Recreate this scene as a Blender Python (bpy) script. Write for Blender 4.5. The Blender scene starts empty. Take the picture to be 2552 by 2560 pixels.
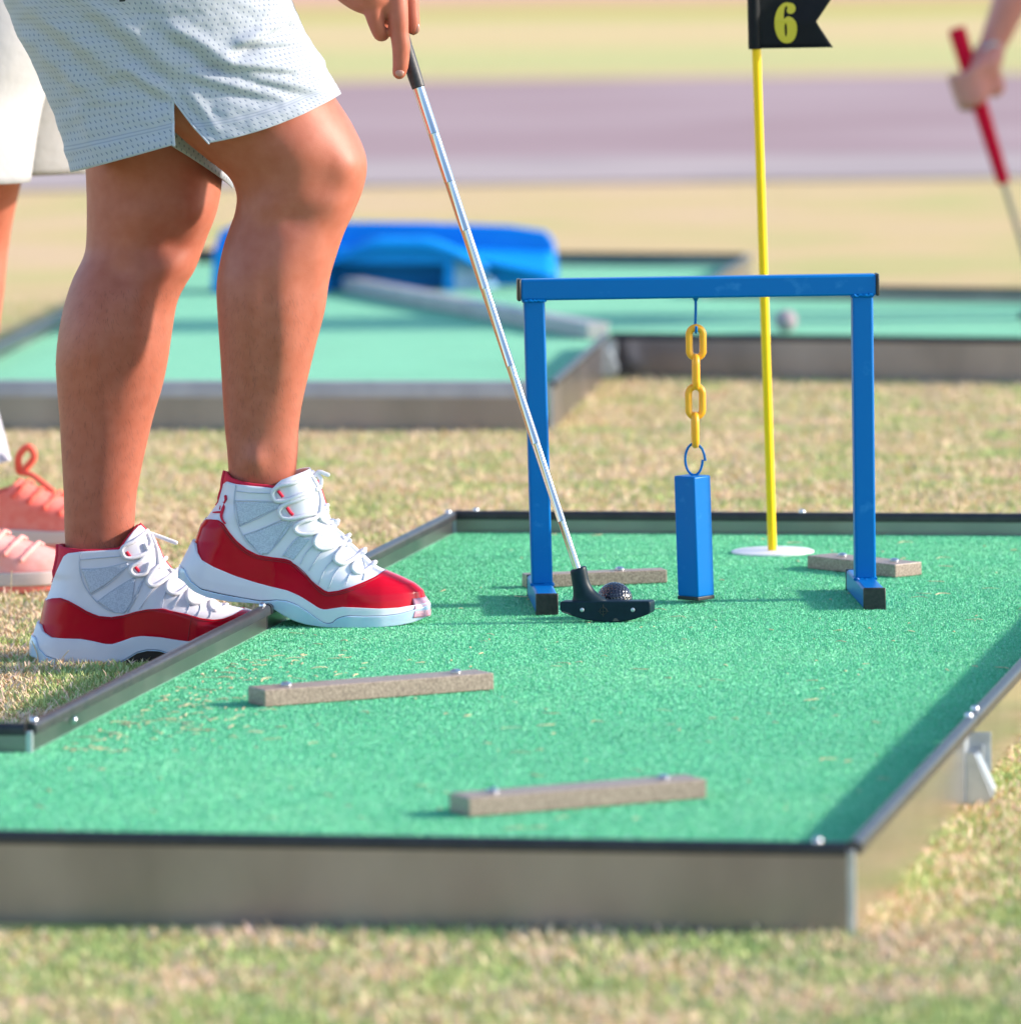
import bpy, bmesh, math, random
import numpy as np
from mathutils import Vector, Matrix, noise as mnoise
random.seed(7); rng = np.random.default_rng(7)
R = math.radians
S = bpy.context.scene

# ------------------------------------------------------------------ camera, sky, sun, exposure
FPX, IW, IH, CAMZ = 17000.0, 2552.0, 2560.0, 0.902
PITCH, ROLL = math.atan((IH / 2 + 350) / FPX), R(-0.72)
cam = bpy.data.cameras.new('camera'); cam_o = bpy.data.objects.new('camera', cam)
S.collection.objects.link(cam_o); S.camera = cam_o
CM = Matrix.Rotation(math.pi / 2 - PITCH, 4, 'X') @ Matrix.Rotation(ROLL, 4, 'Z')
cam_o.matrix_world = Matrix.Translation((0, 0, CAMZ)) @ CM
cam.sensor_fit = 'VERTICAL'; cam.sensor_height = 36.0; cam.sensor_width = 36.0
cam.lens = 36.0 * FPX / IH
cam.clip_start = 0.1; cam.clip_end = 2000
cam.dof.use_dof = True; cam.dof.focus_distance = 8.03
cam.dof.aperture_fstop = (cam.lens / 1000) / 0.036
cam.dof.aperture_blades = 0

SUN_AZ, SUN_EL = 91.0, 21.0        # degrees from the view direction towards the right; elevation
sd = Vector((math.sin(R(SUN_AZ)) * math.cos(R(SUN_EL)), -math.cos(R(SUN_AZ)) * math.cos(R(SUN_EL)), math.sin(R(SUN_EL))))
w = bpy.data.worlds.new('World'); S.world = w; w.use_nodes = True
nt = w.node_tree; bg = nt.nodes['Background']; sky = nt.nodes.new('ShaderNodeTexSky')
sky.sky_type = 'NISHITA'; sky.sun_disc = False
sky.sun_elevation = R(SUN_EL); sky.sun_rotation = math.atan2(sd.x, sd.y)
sky.air_density = 1.0; sky.dust_density = 0.8; sky.ozone_density = 3.0
nt.links.new(sky.outputs[0], bg.inputs[0]); bg.inputs[1].default_value = 0.15
sl = bpy.data.lights.new('sun', 'SUN'); sl.energy = 3.2; sl.angle = R(3.0); sl.color = (1.0, 0.89, 0.75)
so = bpy.data.objects.new('sun', sl); S.collection.objects.link(so)
so.rotation_euler = sd.to_track_quat('Z', 'Y').to_euler(); so.location = (6, -2, 6)
S.view_settings.view_transform = 'Standard'; S.view_settings.look = 'None'
S.view_settings.exposure = 1.18; S.view_settings.gamma = 1.0
S.cycles.use_denoising = True
S.cycles.max_bounces = 8

# ------------------------------------------------------------------ pixel -> world helpers (photograph pixels, full size)
CR = CM.to_3x3(); CO = Vector((0, 0, CAMZ))
def ray(x, y): return CR @ Vector((x - IW / 2, -(y - IH / 2), -FPX))
def at_z(x, y, z=0.0): d = ray(x, y); return CO + d * ((z - CAMZ) / d.z)
def at_y(x, y, Y): d = ray(x, y); return CO + d * (Y / d.y)
def at_pl(x, y, p, n): d = ray(x, y); return CO + d * ((p - CO).dot(n) / d.dot(n))
K = 1.325
def dz(x, y, z=0.0): return at_z(x * K, y * K, z)
def dy(x, y, Y): return at_y(x * K, y * K, Y)
GZ = -0.055                      # lawn level; the playing turf lies at z = 0

# ------------------------------------------------------------------ materials
def _p(n, c, rough=.5, metal=0.0, spec=.5):
    m = bpy.data.materials.new(n); m.use_nodes = True
    b = m.node_tree.nodes['Principled BSDF']
    b.inputs['Base Color'].default_value = (*c, 1); b.inputs['Roughness'].default_value = rough
    b.inputs['Metallic'].default_value = metal; b.inputs['Specular IOR Level'].default_value = spec
    return m, b, m.node_tree
def mat(n, c, rough=.5, metal=0.0, spec=.5, c2=None, scale=30., detail=4., lo=.35, hi=.65, bump=0.0, bscale=None, bdist=.001, coat=0.0, sss=0.0, coord='Object', stretch=None, rvar=0.0):
    m, b, t = _p(n, c, rough, metal, spec); N = t.nodes; L = t.links
    tc = N.new('ShaderNodeTexCoord'); src = tc.outputs[coord]
    if stretch:
        mp = N.new('ShaderNodeMapping'); mp.inputs['Scale'].default_value = stretch; L.new(src, mp.inputs[0]); src = mp.outputs[0]
    if c2 is not None:
        nz = N.new('ShaderNodeTexNoise'); nz.inputs['Scale'].default_value = scale; nz.inputs['Detail'].default_value = detail
        L.new(src, nz.inputs[0])
        cr = N.new('ShaderNodeValToRGB'); cr.color_ramp.elements[0].position = lo; cr.color_ramp.elements[1].position = hi
        cr.color_ramp.elements[0].color = (*c, 1); cr.color_ramp.elements[1].color = (*c2, 1)
        L.new(nz.outputs[0], cr.inputs[0]); L.new(cr.outputs[0], b.inputs['Base Color'])
        if rvar:
            mr = N.new('ShaderNodeMapRange'); mr.inputs[3].default_value = rough - rvar; mr.inputs[4].default_value = rough + rvar
            L.new(nz.outputs[0], mr.inputs[0]); L.new(mr.outputs[0], b.inputs['Roughness'])
    if bump:
        n2 = N.new('ShaderNodeTexNoise'); n2.inputs['Scale'].default_value = bscale or scale; n2.inputs['Detail'].default_value = 3
        L.new(src, n2.inputs[0]); bp = N.new('ShaderNodeBump'); bp.inputs['Strength'].default_value = bump; bp.inputs['Distance'].default_value = bdist
        L.new(n2.outputs[0], bp.inputs['Height']); L.new(bp.outputs[0], b.inputs['Normal'])
    if coat: b.inputs['Coat Weight'].default_value = coat; b.inputs['Coat Roughness'].default_value = .04
    if sss: b.inputs['Subsurface Weight'].default_value = sss; b.inputs['Subsurface Radius'].default_value = (.9, .35, .2); b.inputs['Subsurface Scale'].default_value = .012
    return m

M = {}
M['blue'] = mat('blue_powder_coat', (0.0005, 0.142, 0.45), .36, c2=(0.02, 0.20, 0.52), scale=48, detail=8, lo=.62, hi=.78, bump=.08, bscale=700, bdist=.0003, spec=.14)
M['cap'] = mat('black_plastic', (0.012, 0.013, 0.014), .42, c2=(0.03, 0.028, 0.026), scale=180, bump=.25, bscale=500)
M['rubber'] = mat('black_rubber_edging', (0.012, 0.013, 0.016), .33, c2=(0.022, 0.022, 0.025), scale=60)
M['edge_side'] = mat('black_edging_painted_sheen', (0.022, 0.021, 0.026), .36, c2=(0.04, 0.037, 0.04), scale=60, spec=.4)  # same black edging, greyed to paint in the sky sheen along the sides
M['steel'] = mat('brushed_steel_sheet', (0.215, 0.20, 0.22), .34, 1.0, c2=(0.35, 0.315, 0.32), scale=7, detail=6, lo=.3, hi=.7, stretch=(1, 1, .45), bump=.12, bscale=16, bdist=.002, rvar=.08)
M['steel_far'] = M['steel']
M['steel_side'] = mat('steel_sheet_painted_reflection', (0.62, 0.575, 0.55), .25, 1.0, c2=(0.74, 0.69, 0.66), scale=8, detail=6, lo=.3, hi=.7, bump=.1, bscale=14, bdist=.002)  # same steel as the other walls, lightened to paint in sunlit reflections
M['galv'] = mat('galvanised_steel', (0.52, 0.56, 0.60), .36, .6, c2=(0.42, 0.46, 0.50), scale=60)
M['zinc'] = mat('bright_zinc', (0.62, 0.63, 0.68), .3, 1.0)
M['bar'] = mat('stone_brown_board', (0.23, 0.165, 0.13), .45, c2=(0.43, 0.325, 0.255), scale=420, detail=2, lo=.38, hi=.66, bump=.3, bscale=500, bdist=.0006)
M['pale'] = mat('pale_grey_rail', (0.40, 0.36, 0.36), .45, c2=(0.48, 0.44, 0.43), scale=20)
M['chrome'] = mat('chrome_shaft', (0.60, 0.575, 0.55), .13, 1.0)
M['grip'] = mat('black_grip', (0.016, 0.016, 0.02), .5, c2=(0.03, 0.028, 0.033), scale=300, bump=.2, bscale=900)
M['putter'] = mat('navy_black_plastic', (0.003, 0.015, 0.026), .42, spec=.2, c2=(0.006, 0.020, 0.034), scale=120, bump=.15, bscale=700, bdist=.0003)
M['scuff'] = mat('scuffed_plastic', (0.10, 0.085, 0.08), .7)
M['ballb'] = mat('black_ball', (0.012, 0.013, 0.022), .16, coat=.6)
M['ballp'] = mat('pale_pink_ball', (0.37, 0.29, 0.32), .7, spec=.1)
M['yellow'] = mat('yellow_pole', (0.90, 0.58, 0.004), .4, spec=.3)
M['chain'] = mat('orange_yellow_plastic', (0.93, 0.40, 0.012), .38, c2=(0.95, 0.44, 0.02), scale=60, sss=.15)
M['flag'] = mat('black_flag_cloth', (0.004, 0.006, 0.009), .6, c2=(0.006, 0.008, 0.011), scale=40, spec=.2)
M['numeral'] = mat('yellow_numeral', (0.62, 0.53, 0.03), .5)
M['disc'] = mat('white_plastic_disc', (0.80, 0.76, 0.76), .4)
M['skin'] = mat('skin', (0.405, 0.112, 0.066), .50, c2=(0.455, 0.140, 0.090), scale=60, detail=8, lo=.3, hi=.7, bump=.3, bscale=650, bdist=.0005, sss=.14, spec=.36)
M['skin2'] = mat('skin_fair', (0.56, 0.20, 0.165), .5, c2=(0.60, 0.235, 0.20), scale=30, sss=.2, spec=.3)
M['nail'] = mat('nail', (0.46, 0.22, 0.17), .3)
M['shirt'] = mat('white_shirt_cloth', (0.74, 0.75, 0.78), .8, c2=(0.78, 0.79, 0.81), scale=20)
M['whitecloth'] = mat('white_cloth', (0.46, 0.45, 0.46), .85, c2=(0.41, 0.40, 0.41), scale=12, bump=.4, bscale=30, bdist=.006)
M['trim'] = mat('pale_grey_trim', (.45, .49, .56), .85, c2=(.40, .44, .51), scale=300, bump=.4, bscale=600)
M['patch'] = mat('black_patch', (0.01, 0.01, 0.012), .6)
M['leather'] = mat('white_shoe_leather', (0.68, 0.665, 0.74), .45, c2=(0.71, 0.69, 0.77), scale=60, bump=.05, bscale=900)
M['sockmesh'] = mat('pale_grey_mesh', (0.42, 0.46, 0.57), .8, c2=(0.54, 0.58, 0.69), scale=700, detail=1, lo=.42, hi=.58, bump=.4, bscale=900, bdist=.0005)
M['patent'] = mat('red_patent_leather', (0.44, 0.0005, 0.013), .16, c2=(0.50, 0.001, 0.018), scale=15, spec=.14, coat=.12, bump=.05, bscale=26, bdist=.003)
M['redcloth'] = mat('red_lining', (0.62, 0.006, 0.045), .75, c2=(0.55, 0.005, 0.035), scale=300, bump=.2, bscale=700)
M['redthread'] = mat('dark_red_thread', (0.24, 0.004, 0.012), .6)
M['midsole'] = mat('white_midsole', (0.70, 0.69, 0.76), .5, c2=(0.66, 0.65, 0.73), scale=25)
M['ice'] = mat('ice_blue_sole', (0.42, 0.55, 0.70), .22, c2=(0.52, 0.63, 0.76), scale=30, coat=.4, sss=.3)
M['toecap'] = mat('clear_pink_toe', (0.56, 0.27, 0.35), .25, c2=(0.62, 0.34, 0.42), scale=40, coat=.3, sss=.3)
M['shank'] = mat('dark_carbon_shank', (0.015, 0.006, 0.006), .4)
M['lace'] = mat('white_lace', (0.76, 0.74, 0.79), .85, c2=(0.64, 0.63, 0.69), scale=900, bump=.6, bscale=1100, bdist=.0005)
M['seam'] = mat('pale_blue_seam', (0.46, 0.50, 0.60), .7)
M['coral'] = mat('coral_knit', (0.88, 0.19, 0.15), .8, c2=(0.92, 0.27, 0.22), scale=60, spec=.15)
M['pinkshoe'] = mat('pale_pink_knit', (0.90, 0.34, 0.30), .8, c2=(0.92, 0.42, 0.38), scale=60, spec=.15)
M['corallace'] = mat('coral_lace', (0.90, 0.15, 0.11), .8, spec=.15)
M['foam'] = mat('pale_foam_sole', (0.66, 0.52, 0.48), .7)
M['sock'] = mat('grey_sock', (0.40, 0.40, 0.47), .85)
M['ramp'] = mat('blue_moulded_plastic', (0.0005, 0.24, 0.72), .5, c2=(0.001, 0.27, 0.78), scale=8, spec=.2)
M['ramp_sunlit'] = mat('blue_plastic_painted_sunlit', (0.26, 0.48, 0.80), .3)  # same blue plastic, sunlight on the ramp's side painted in as a paler tone
M['redgrip'] = mat('red_grip', (0.60, 0.0, 0.026), .55, spec=.12)
M['bronze'] = mat('grey_brown_shaft', (0.30, 0.24, 0.20), .35, .8)
M['hair'] = mat('dark_hair', (0.02, 0.014, 0.01), .6)
M['straw'] = mat('dry_straw', (0.62, 0.46, 0.26), .7, c2=(0.70, 0.58, 0.36), scale=40)

def turf_material(name, fine=430.):
    m, b, t = _p(name, (0.02, .3, .16), .75, 0, .3); N = t.nodes; L = t.links
    tc = N.new('ShaderNodeTexCoord')
    n1 = N.new('ShaderNodeTexNoise'); n1.inputs['Scale'].default_value = fine; n1.inputs['Detail'].default_value = 2
    n2 = N.new('ShaderNodeTexNoise'); n2.inputs['Scale'].default_value = 5; n2.inputs['Detail'].default_value = 5
    for n in (n1, n2): L.new(tc.outputs['Object'], n.inputs[0])
    r1 = N.new('ShaderNodeValToRGB'); e = r1.color_ramp.elements
    e[0].position = .36; e[0].color = (0.030, 0.30, 0.130, 1); e[1].position = .66; e[1].color = (0.19, 0.62, 0.33, 1)
    k = r1.color_ramp.elements.new(.5); k.color = (0.085, 0.45, 0.22, 1)
    L.new(n1.outputs[0], r1.inputs[0])
    r2 = N.new('ShaderNodeValToRGB'); e = r2.color_ramp.elements
    e[0].position = .3; e[0].color = (0.80, .86, .84, 1); e[1].position = .7; e[1].color = (1.0, 1, 1, 1)
    L.new(n2.outputs[0], r2.inputs[0])
    mx = N.new('ShaderNodeMix'); mx.data_type = 'RGBA'; mx.blend_type = 'MULTIPLY'; mx.inputs[0].default_value = 1
    L.new(r1.outputs[0], mx.inputs[6]); L.new(r2.outputs[0], mx.inputs[7]); L.new(mx.outputs[2], b.inputs['Base Color'])
    bp = N.new('ShaderNodeBump'); bp.inputs['Strength'].default_value = .55; bp.inputs['Distance'].default_value = .002
    L.new(n1.outputs[0], bp.inputs['Height']); L.new(bp.outputs[0], b.inputs['Normal'])
    b.inputs['Sheen Weight'].default_value = .25; b.inputs['Sheen Roughness'].default_value = .4
    b.inputs['Sheen Tint'].default_value = (.7, 1, .85, 1)
    return m
M['turf'] = turf_material('green_turf')

def ground_material():
    m, b, t = _p('dry_lawn_soil', (0.3, .25, .12), .95, 0, .04); N = t.nodes; L = t.links
    tc = N.new('ShaderNodeTexCoord'); geo = tc.outputs['Object']
    def nz(s, d=5.):
        n = N.new('ShaderNodeTexNoise'); n.inputs['Scale'].default_value = s; n.inputs['Detail'].default_value = d; L.new(geo, n.inputs[0]); return n
    def ramp(src, pts):
        r = N.new('ShaderNodeValToRGB'); e = r.color_ramp.elements
        e[0].position, e[0].color = pts[0][0], (*pts[0][1], 1); e[1].position, e[1].color = pts[-1][0], (*pts[-1][1], 1)
        for p, c in pts[1:-1]: q = r.color_ramp.elements.new(p); q.color = (*c, 1)
        L.new(src, r.inputs[0]); return r
    near = ramp(nz(9.).outputs[0], [(.30, (.32, .40, .10)), (.45, (.52, .48, .17)), (.56, (.66, .51, .23)), (.72, (.70, .46, .27))])
    fine = ramp(nz(160., 2.).outputs[0], [(.3, (.82, .82, .80)), (.7, (1, 1, 1))])
    far = ramp(nz(1.1, 6.).outputs[0], [(.32, (.54, .50, .20)), (.5, (.68, .50, .25)), (.7, (.72, .50, .30))])
    sx = N.new('ShaderNodeSeparateXYZ'); L.new(geo, sx.inputs[0])
    def mr(src, a, c):
        q = N.new('ShaderNodeMapRange'); q.inputs[1].default_value = a; q.inputs[2].default_value = c; L.new(src, q.inputs[0]); return q.outputs[0]
    def mix(f, a, c, blend='MIX'):
        q = N.new('ShaderNodeMix'); q.data_type = 'RGBA'; q.blend_type = blend
        if hasattr(f, 'links') or hasattr(f, 'node'): L.new(f, q.inputs[0])
        else: q.inputs[0].default_value = f
        L.new(a, q.inputs[6]); L.new(c, q.inputs[7]); return q.outputs[2]
    c = mix(1.0, near.outputs[0], fine.outputs[0], 'MULTIPLY')
    c = mix(mr(sx.outputs[1], 12, 16), c, far.outputs[0])
    # mown bands of different grass beyond the path (distance from the course)
    ad = N.new('ShaderNodeMath'); ad.operation = 'MULTIPLY_ADD'; ad.inputs[1].default_value = 3.0; L.new(nz(.35).outputs[0], ad.inputs[0]); L.new(sx.outputs[1], ad.inputs[2])
    bd = ramp(mr(ad.outputs[0], 30, 60), [(0, (.60, .52, .25)), (.17, (.60, .56, .24)), (.24, (.72, .54, .27)), (.38, (.72, .54, .28)), (.45, (.54, .52, .15)), (.53, (.62, .46, .17)), (.60, (.72, .42, .29)), (1, (.78, .44, .35))])
    c = mix(mr(sx.outputs[1], 30, 31), c, bd.outputs[0])
    L.new(c, b.inputs['Base Color'])
    bp = N.new('ShaderNodeBump'); bp.inputs['Strength'].default_value = .6; bp.inputs['Distance'].default_value = .01
    L.new(nz(120., 3.).outputs[0], bp.inputs['Height']); L.new(bp.outputs[0], b.inputs['Normal'])
    return m
M['ground'] = ground_material()
M['path'] = mat('mauve_paving', (0.38, 0.255, 0.255), .9, c2=(0.455, 0.33, 0.325), scale=.5, detail=3, lo=.34, hi=.66, spec=.04)
M['kerb'] = mat('pale_concrete', (0.43, 0.345, 0.33), .9, c2=(0.50, 0.40, 0.375), scale=1.2, spec=.04)

def blade_material():
    m, b, t = _p('grass_blades', (.3, .3, .1), .7, 0, .3)
    a = t.nodes.new('ShaderNodeAttribute'); a.attribute_name = 'tint'
    t.links.new(a.outputs['Color'], b.inputs['Base Color'])
    b.inputs['Subsurface Weight'].default_value = .0
    return m
M['blade'] = blade_material()

def mesh_fabric():
    m, b, t = _p('pale_perforated_jersey', (.5, .55, .62), .75, 0, .3); N = t.nodes; L = t.links
    uv = N.new('ShaderNodeUVMap'); uv.uv_map = 'UVMap'; sp = N.new('ShaderNodeSeparateXYZ'); L.new(uv.outputs[0], sp.inputs[0])
    def mth(op, a, c=None, d=None):
        q = N.new('ShaderNodeMath'); q.operation = op
        for i, v in enumerate((a, c, d)):
            if v is None: continue
            if isinstance(v, (int, float)): q.inputs[i].default_value = v
            else: L.new(v, q.inputs[i])
        return q.outputs[0]
    PU, PV = .0070, .0062
    row = mth('DIVIDE', sp.outputs[1], PV); rf = mth('FLOOR', row)
    off = mth('MULTIPLY', mth('MODULO', rf, 2.0), .5)
    uu = mth('SUBTRACT', mth('FRACT', mth('ADD', mth('DIVIDE', sp.outputs[0], PU), off)), .5)
    vv = mth('SUBTRACT', mth('FRACT', row), .5)
    d2 = mth('ADD', mth('POWER', mth('DIVIDE', mth('ABSOLUTE', uu), .13), 2.0), mth('POWER', mth('DIVIDE', mth('ABSOLUTE', vv), .25), 2.0))
    mr = N.new('ShaderNodeMapRange'); mr.inputs[1].default_value = 1.25; mr.inputs[2].default_value = .75; L.new(d2, mr.inputs[0])
    notHem = mth('GREATER_THAN', mth('ABSOLUTE', mth('SUBTRACT', sp.outputs[1], .0215)), .004)
    hole = mth('MULTIPLY', mr.outputs[0], notHem)
    l1 = mth('LESS_THAN', mth('ABSOLUTE', mth('SUBTRACT', sp.outputs[1], .0195)), .0007)
    l2 = mth('LESS_THAN', mth('ABSOLUTE', mth('SUBTRACT', sp.outputs[1], .0228)), .0007)
    st = mth('MULTIPLY', mth('ADD', l1, l2), .35)
    tot = mth('MINIMUM', mth('ADD', mth('MULTIPLY', hole, .85), st), 1.0)
    mx = N.new('ShaderNodeMix'); mx.data_type = 'RGBA'; L.new(tot, mx.inputs[0])
    mx.inputs[6].default_value = (.40, .43, .49, 1); mx.inputs[7].default_value = (.15, .19, .28, 1)
    L.new(mx.outputs[2], b.inputs['Base Color'])
    bp = N.new('ShaderNodeBump'); bp.inputs['Strength'].default_value = .4; bp.inputs['Distance'].default_value = .0006; bp.invert = True
    L.new(tot, bp.inputs['Height']); L.new(bp.outputs[0], b.inputs['Normal'])
    b.inputs['Sheen Weight'].default_value = .15
    return m
M['jersey'] = mesh_fabric()

# ------------------------------------------------------------------ mesh builder
COL = S.collection
def tag(o, label=None, cat=None, group=None, kind=None):
    if label: o['label'] = label
    if cat: o['category'] = cat
    if group: o['group'] = group
    if kind: o['kind'] = kind
    return o
ROOT = {}
def thing(name, label, cat, loc, group=None):
    o = bpy.data.objects.new(name, None); COL.objects.link(o); o.location = loc; o.empty_display_size = .05
    ROOT[o.name] = Vector(loc); return tag(o, label, cat, group)
class MB:
    def __init__(s): s.v = []; s.f = []; s.uv = None; s.mi = []
    def add(s, vs, fs, mi=0):
        n = len(s.v); s.v += [Vector(p) for p in vs]; s.f += [tuple(i + n for i in f) for f in fs]; s.mi += [mi] * len(fs); return s
    def box(s, c, X, Y, Z):
        """c centre; X, Y, Z half-extent vectors"""
        c, X, Y, Z = map(Vector, (c, X, Y, Z))
        vs = [c + X * a + Y * b + Z * d for d in (-1, 1) for b in (-1, 1) for a in (-1, 1)]
        return s.add(vs, [(0, 2, 3, 1), (4, 5, 7, 6), (0, 1, 5, 4), (1, 3, 7, 5), (3, 2, 6, 7), (2, 0, 4, 6)])
    def rings(s, rs, cap=True, closed_u=True):
        n = len(rs[0]); vs = [p for r in rs for p in r]; fs = []
        for i in range(len(rs) - 1):
            for j in range(n if closed_u else n - 1):
                a, b = i * n + j, i * n + (j + 1) % n
                fs.append((a, b, b + n, a + n))
        if cap:
            vs = vs + [sum((Vector(p) for p in rs[0]), Vector()) / n, sum((Vector(p) for p in rs[-1]), Vector()) / n]
            c0, c1 = len(vs) - 2, len(vs) - 1; o = (len(rs) - 1) * n
            for j in range(n):
                fs.append((c0, (j + 1) % n, j)); fs.append((c1, o + j, o + (j + 1) % n))
        return s.add(vs, fs)
    def tube(s, pts, r, n=12, closed=False, round_ends=False, flat=1.0):
        pts = [Vector(p) for p in pts]; m = len(pts)
        rr = list(r) if isinstance(r, (list, tuple)) else [r] * m
        if round_ends and not closed:
            d0 = (pts[0] - pts[1]).normalized(); d1 = (pts[-1] - pts[-2]).normalized()
            pre = [(pts[0] + d0 * rr[0] * math.sin(a), rr[0] * math.cos(a)) for a in (1.45, 1.1, .7, .35)]
            post = [(pts[-1] + d1 * rr[-1] * math.sin(a), rr[-1] * math.cos(a)) for a in (.35, .7, 1.1, 1.45)]
            pts = [p for p, _ in pre] + pts + [p for p, _ in post]; rr = [q for _, q in pre] + rr + [q for _, q in post]; m = len(pts)
        T = []
        for i in range(m):
            a, b = (pts[i - 1], pts[(i + 1) % m]) if closed else (pts[max(i - 1, 0)], pts[min(i + 1, m - 1)])
            T.append((b - a).normalized())
        up = Vector((0, 0, 1)) if abs(T[0].z) < .9 else Vector((0, 1, 0))
        u = T[0].cross(up).normalized(); rs = []
        for i in range(m):
            u = (u - T[i] * u.dot(T[i])).normalized(); v = T[i].cross(u)
            rs.append([pts[i] + (u * math.cos(t) + v * math.sin(t) * flat) * rr[i] for t in (2 * math.pi * k / n for k in range(n))])
        if closed: rs.append(rs[0])
        return s.rings(rs, cap=not closed)
    def lathe(s, c, prof, n=32, axis=Vector((0, 0, 1))):
        axis = Vector(axis).normalized(); u = axis.orthogonal().normalized(); v = axis.cross(u); c = Vector(c)
        return s.rings([[c + axis * h + (u * math.cos(t) + v * math.sin(t)) * max(q, 1e-5) for t in (2 * math.pi * k / n for k in range(n))] for q, h in prof])
    def ball(s, c, r, n=20):
        r = Vector(r) if not isinstance(r, (int, float)) else Vector((r, r, r)); c = Vector(c)
        return s.rings([[c + Vector((r.x * math.sin(p) * math.cos(t), r.y * math.sin(p) * math.sin(t), r.z * math.cos(p))) for t in (2 * math.pi * k / n for k in range(n))] for p in (math.pi * (i + .02) / (n // 2 + .04) for i in range(n // 2 + 1))])
    def prism(s, pts, ext):
        """closed polygon of 3-D points extruded by ext"""
        n = len(pts); pts = [Vector(p) for p in pts]; e = Vector(ext)
        return s.add(pts + [p + e for p in pts], [tuple(range(n)), tuple(range(2 * n - 1, n - 1, -1))] + [(i, i + n, (i + 1) % n + n, (i + 1) % n) for i in range(n)])
    def grid(s, P):
        """P[i][j] points"""
        n = len(P[0]); vs = [p for r in P for p in r]
        return s.add(vs, [(i * n + j, i * n + j + 1, (i + 1) * n + j + 1, (i + 1) * n + j) for i in range(len(P) - 1) for j in range(n - 1)])
    def build(s, name, m, parent=None, smooth=True, bevel=0.0, seg=2, merge=0.0, solid=0.0, sub=0, angle=38):
        me = bpy.data.meshes.new(name)
        off = ROOT.get(parent.name, Vector()) if parent else Vector()
        me.from_pydata([p - off for p in s.v], [], s.f)
        for q in (m if isinstance(m, (list, tuple)) else [m]): me.materials.append(q)
        if any(s.mi): me.polygons.foreach_set('material_index', s.mi)
        bm = bmesh.new(); bm.from_mesh(me)
        if merge: bmesh.ops.remove_doubles(bm, verts=bm.verts, dist=merge)
        bmesh.ops.recalc_face_normals(bm, faces=bm.faces)
        bm.to_mesh(me); bm.free()
        if smooth:
            me.polygons.foreach_set('use_smooth', [True] * len(me.polygons))
            if angle: me.set_sharp_from_angle(angle=R(angle))
        o = bpy.data.objects.new(name, me); COL.objects.link(o)
        if parent: o.parent = parent; ROOT[o.name] = off
        if bevel:
            b = o.modifiers.new('bevel', 'BEVEL'); b.width = bevel; b.segments = seg; b.limit_method = 'ANGLE'; b.angle_limit = R(40)
        if solid:
            k = o.modifiers.new('solid', 'SOLIDIFY'); k.thickness = solid; k.offset = -1
        if sub:
            k = o.modifiers.new('sub', 'SUBSURF'); k.levels = sub; k.render_levels = sub
        return o
def spline(pts, n):
    """Catmull-Rom through pts (tuples of floats), n samples"""
    P = np.array(pts, float); m = len(P); out = []
    P = np.vstack([2 * P[0] - P[1], P, 2 * P[-1] - P[-2]])
    for q in np.linspace(0, m - 1 - 1e-9, n):
        i = int(q); t = q - i; a, b, c, d = P[i], P[i + 1], P[i + 2], P[i + 3]
        out.append(.5 * (2 * b + (c - a) * t + (2 * a - 5 * b + 4 * c - d) * t * t + (3 * b - a - 3 * c + d) * t ** 3))
    return out
def vspline(pts, n): return [Vector(p) for p in spline([tuple(p) for p in pts], n)]

# ------------------------------------------------------------------ setting: lawn, path, kerb
MB().add([(-150, -20, GZ), (150, -20, GZ), (150, 400, GZ), (-150, 400, GZ)], [(0, 1, 2, 3)]).build('ground', M['ground'], smooth=False)
tag(bpy.data.objects['ground'], 'dry mown lawn', kind='structure')
def strip(name, y0, y1, m, h):
    o = MB().box((0, (y0 + y1) / 2, GZ + h / 2), (60, 0, 0), (0, (y1 - y0) / 2, 0), (0, 0, h / 2)).build(name, m, smooth=False)
    return tag(o, kind='structure')
yk0, yk1, yk2 = (dz(1400, 345, GZ).y, dz(1400, 300, GZ).y, dz(1400, 148, GZ).y)
strip('kerb', yk0, yk1 - .004, M['kerb'], .012); strip('path', yk1, yk2, M['path'], .006)

# ------------------------------------------------------------------ main putting track
A = R(10.6); V = Vector((math.sin(A), math.cos(A), 0)); U = Vector((math.cos(A), -math.sin(A), 0)); ZZ = Vector((0, 0, 1))
FR = dz(1605, 1588, .03); FR.z = 0
Wd = (FR - dz(420, 1182, .03)).dot(U)          # width between the two long rails
Ln = (dz(845, 963, .03) - FR).dot(V)
Ls = (dz(62, 1365, .03) - FR).dot(V)
def TP(a, b, z=0.0):                            # a: to the left of the right rail, b: away from the front rail
    p = FR - U * a + V * b; return Vector((p.x, p.y, z))
EXT = 1.05
track = thing('putting_track', 'large green putting lane with steel walls under the blue gate', 'mini golf lane', (*TP(Wd / 2, Ln / 2).xy, GZ))
poly = [TP(0, 0), TP(0, Ln), TP(Wd, Ln), TP(Wd, Ls), TP(EXT, Ls), TP(EXT, 0)]
b = MB(); b.add([p + Vector((0, 0, .0)) for p in poly] + [p + Vector((0, 0, -.03)) for p in poly], [tuple(range(5, -1, -1))[::-1], tuple(range(6, 12))[::-1]] + [(i, i + 6, (i + 1) % 6 + 6, (i + 1) % 6) for i in range(6)])
b.build('turf', M['turf'], track, smooth=False)
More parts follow.
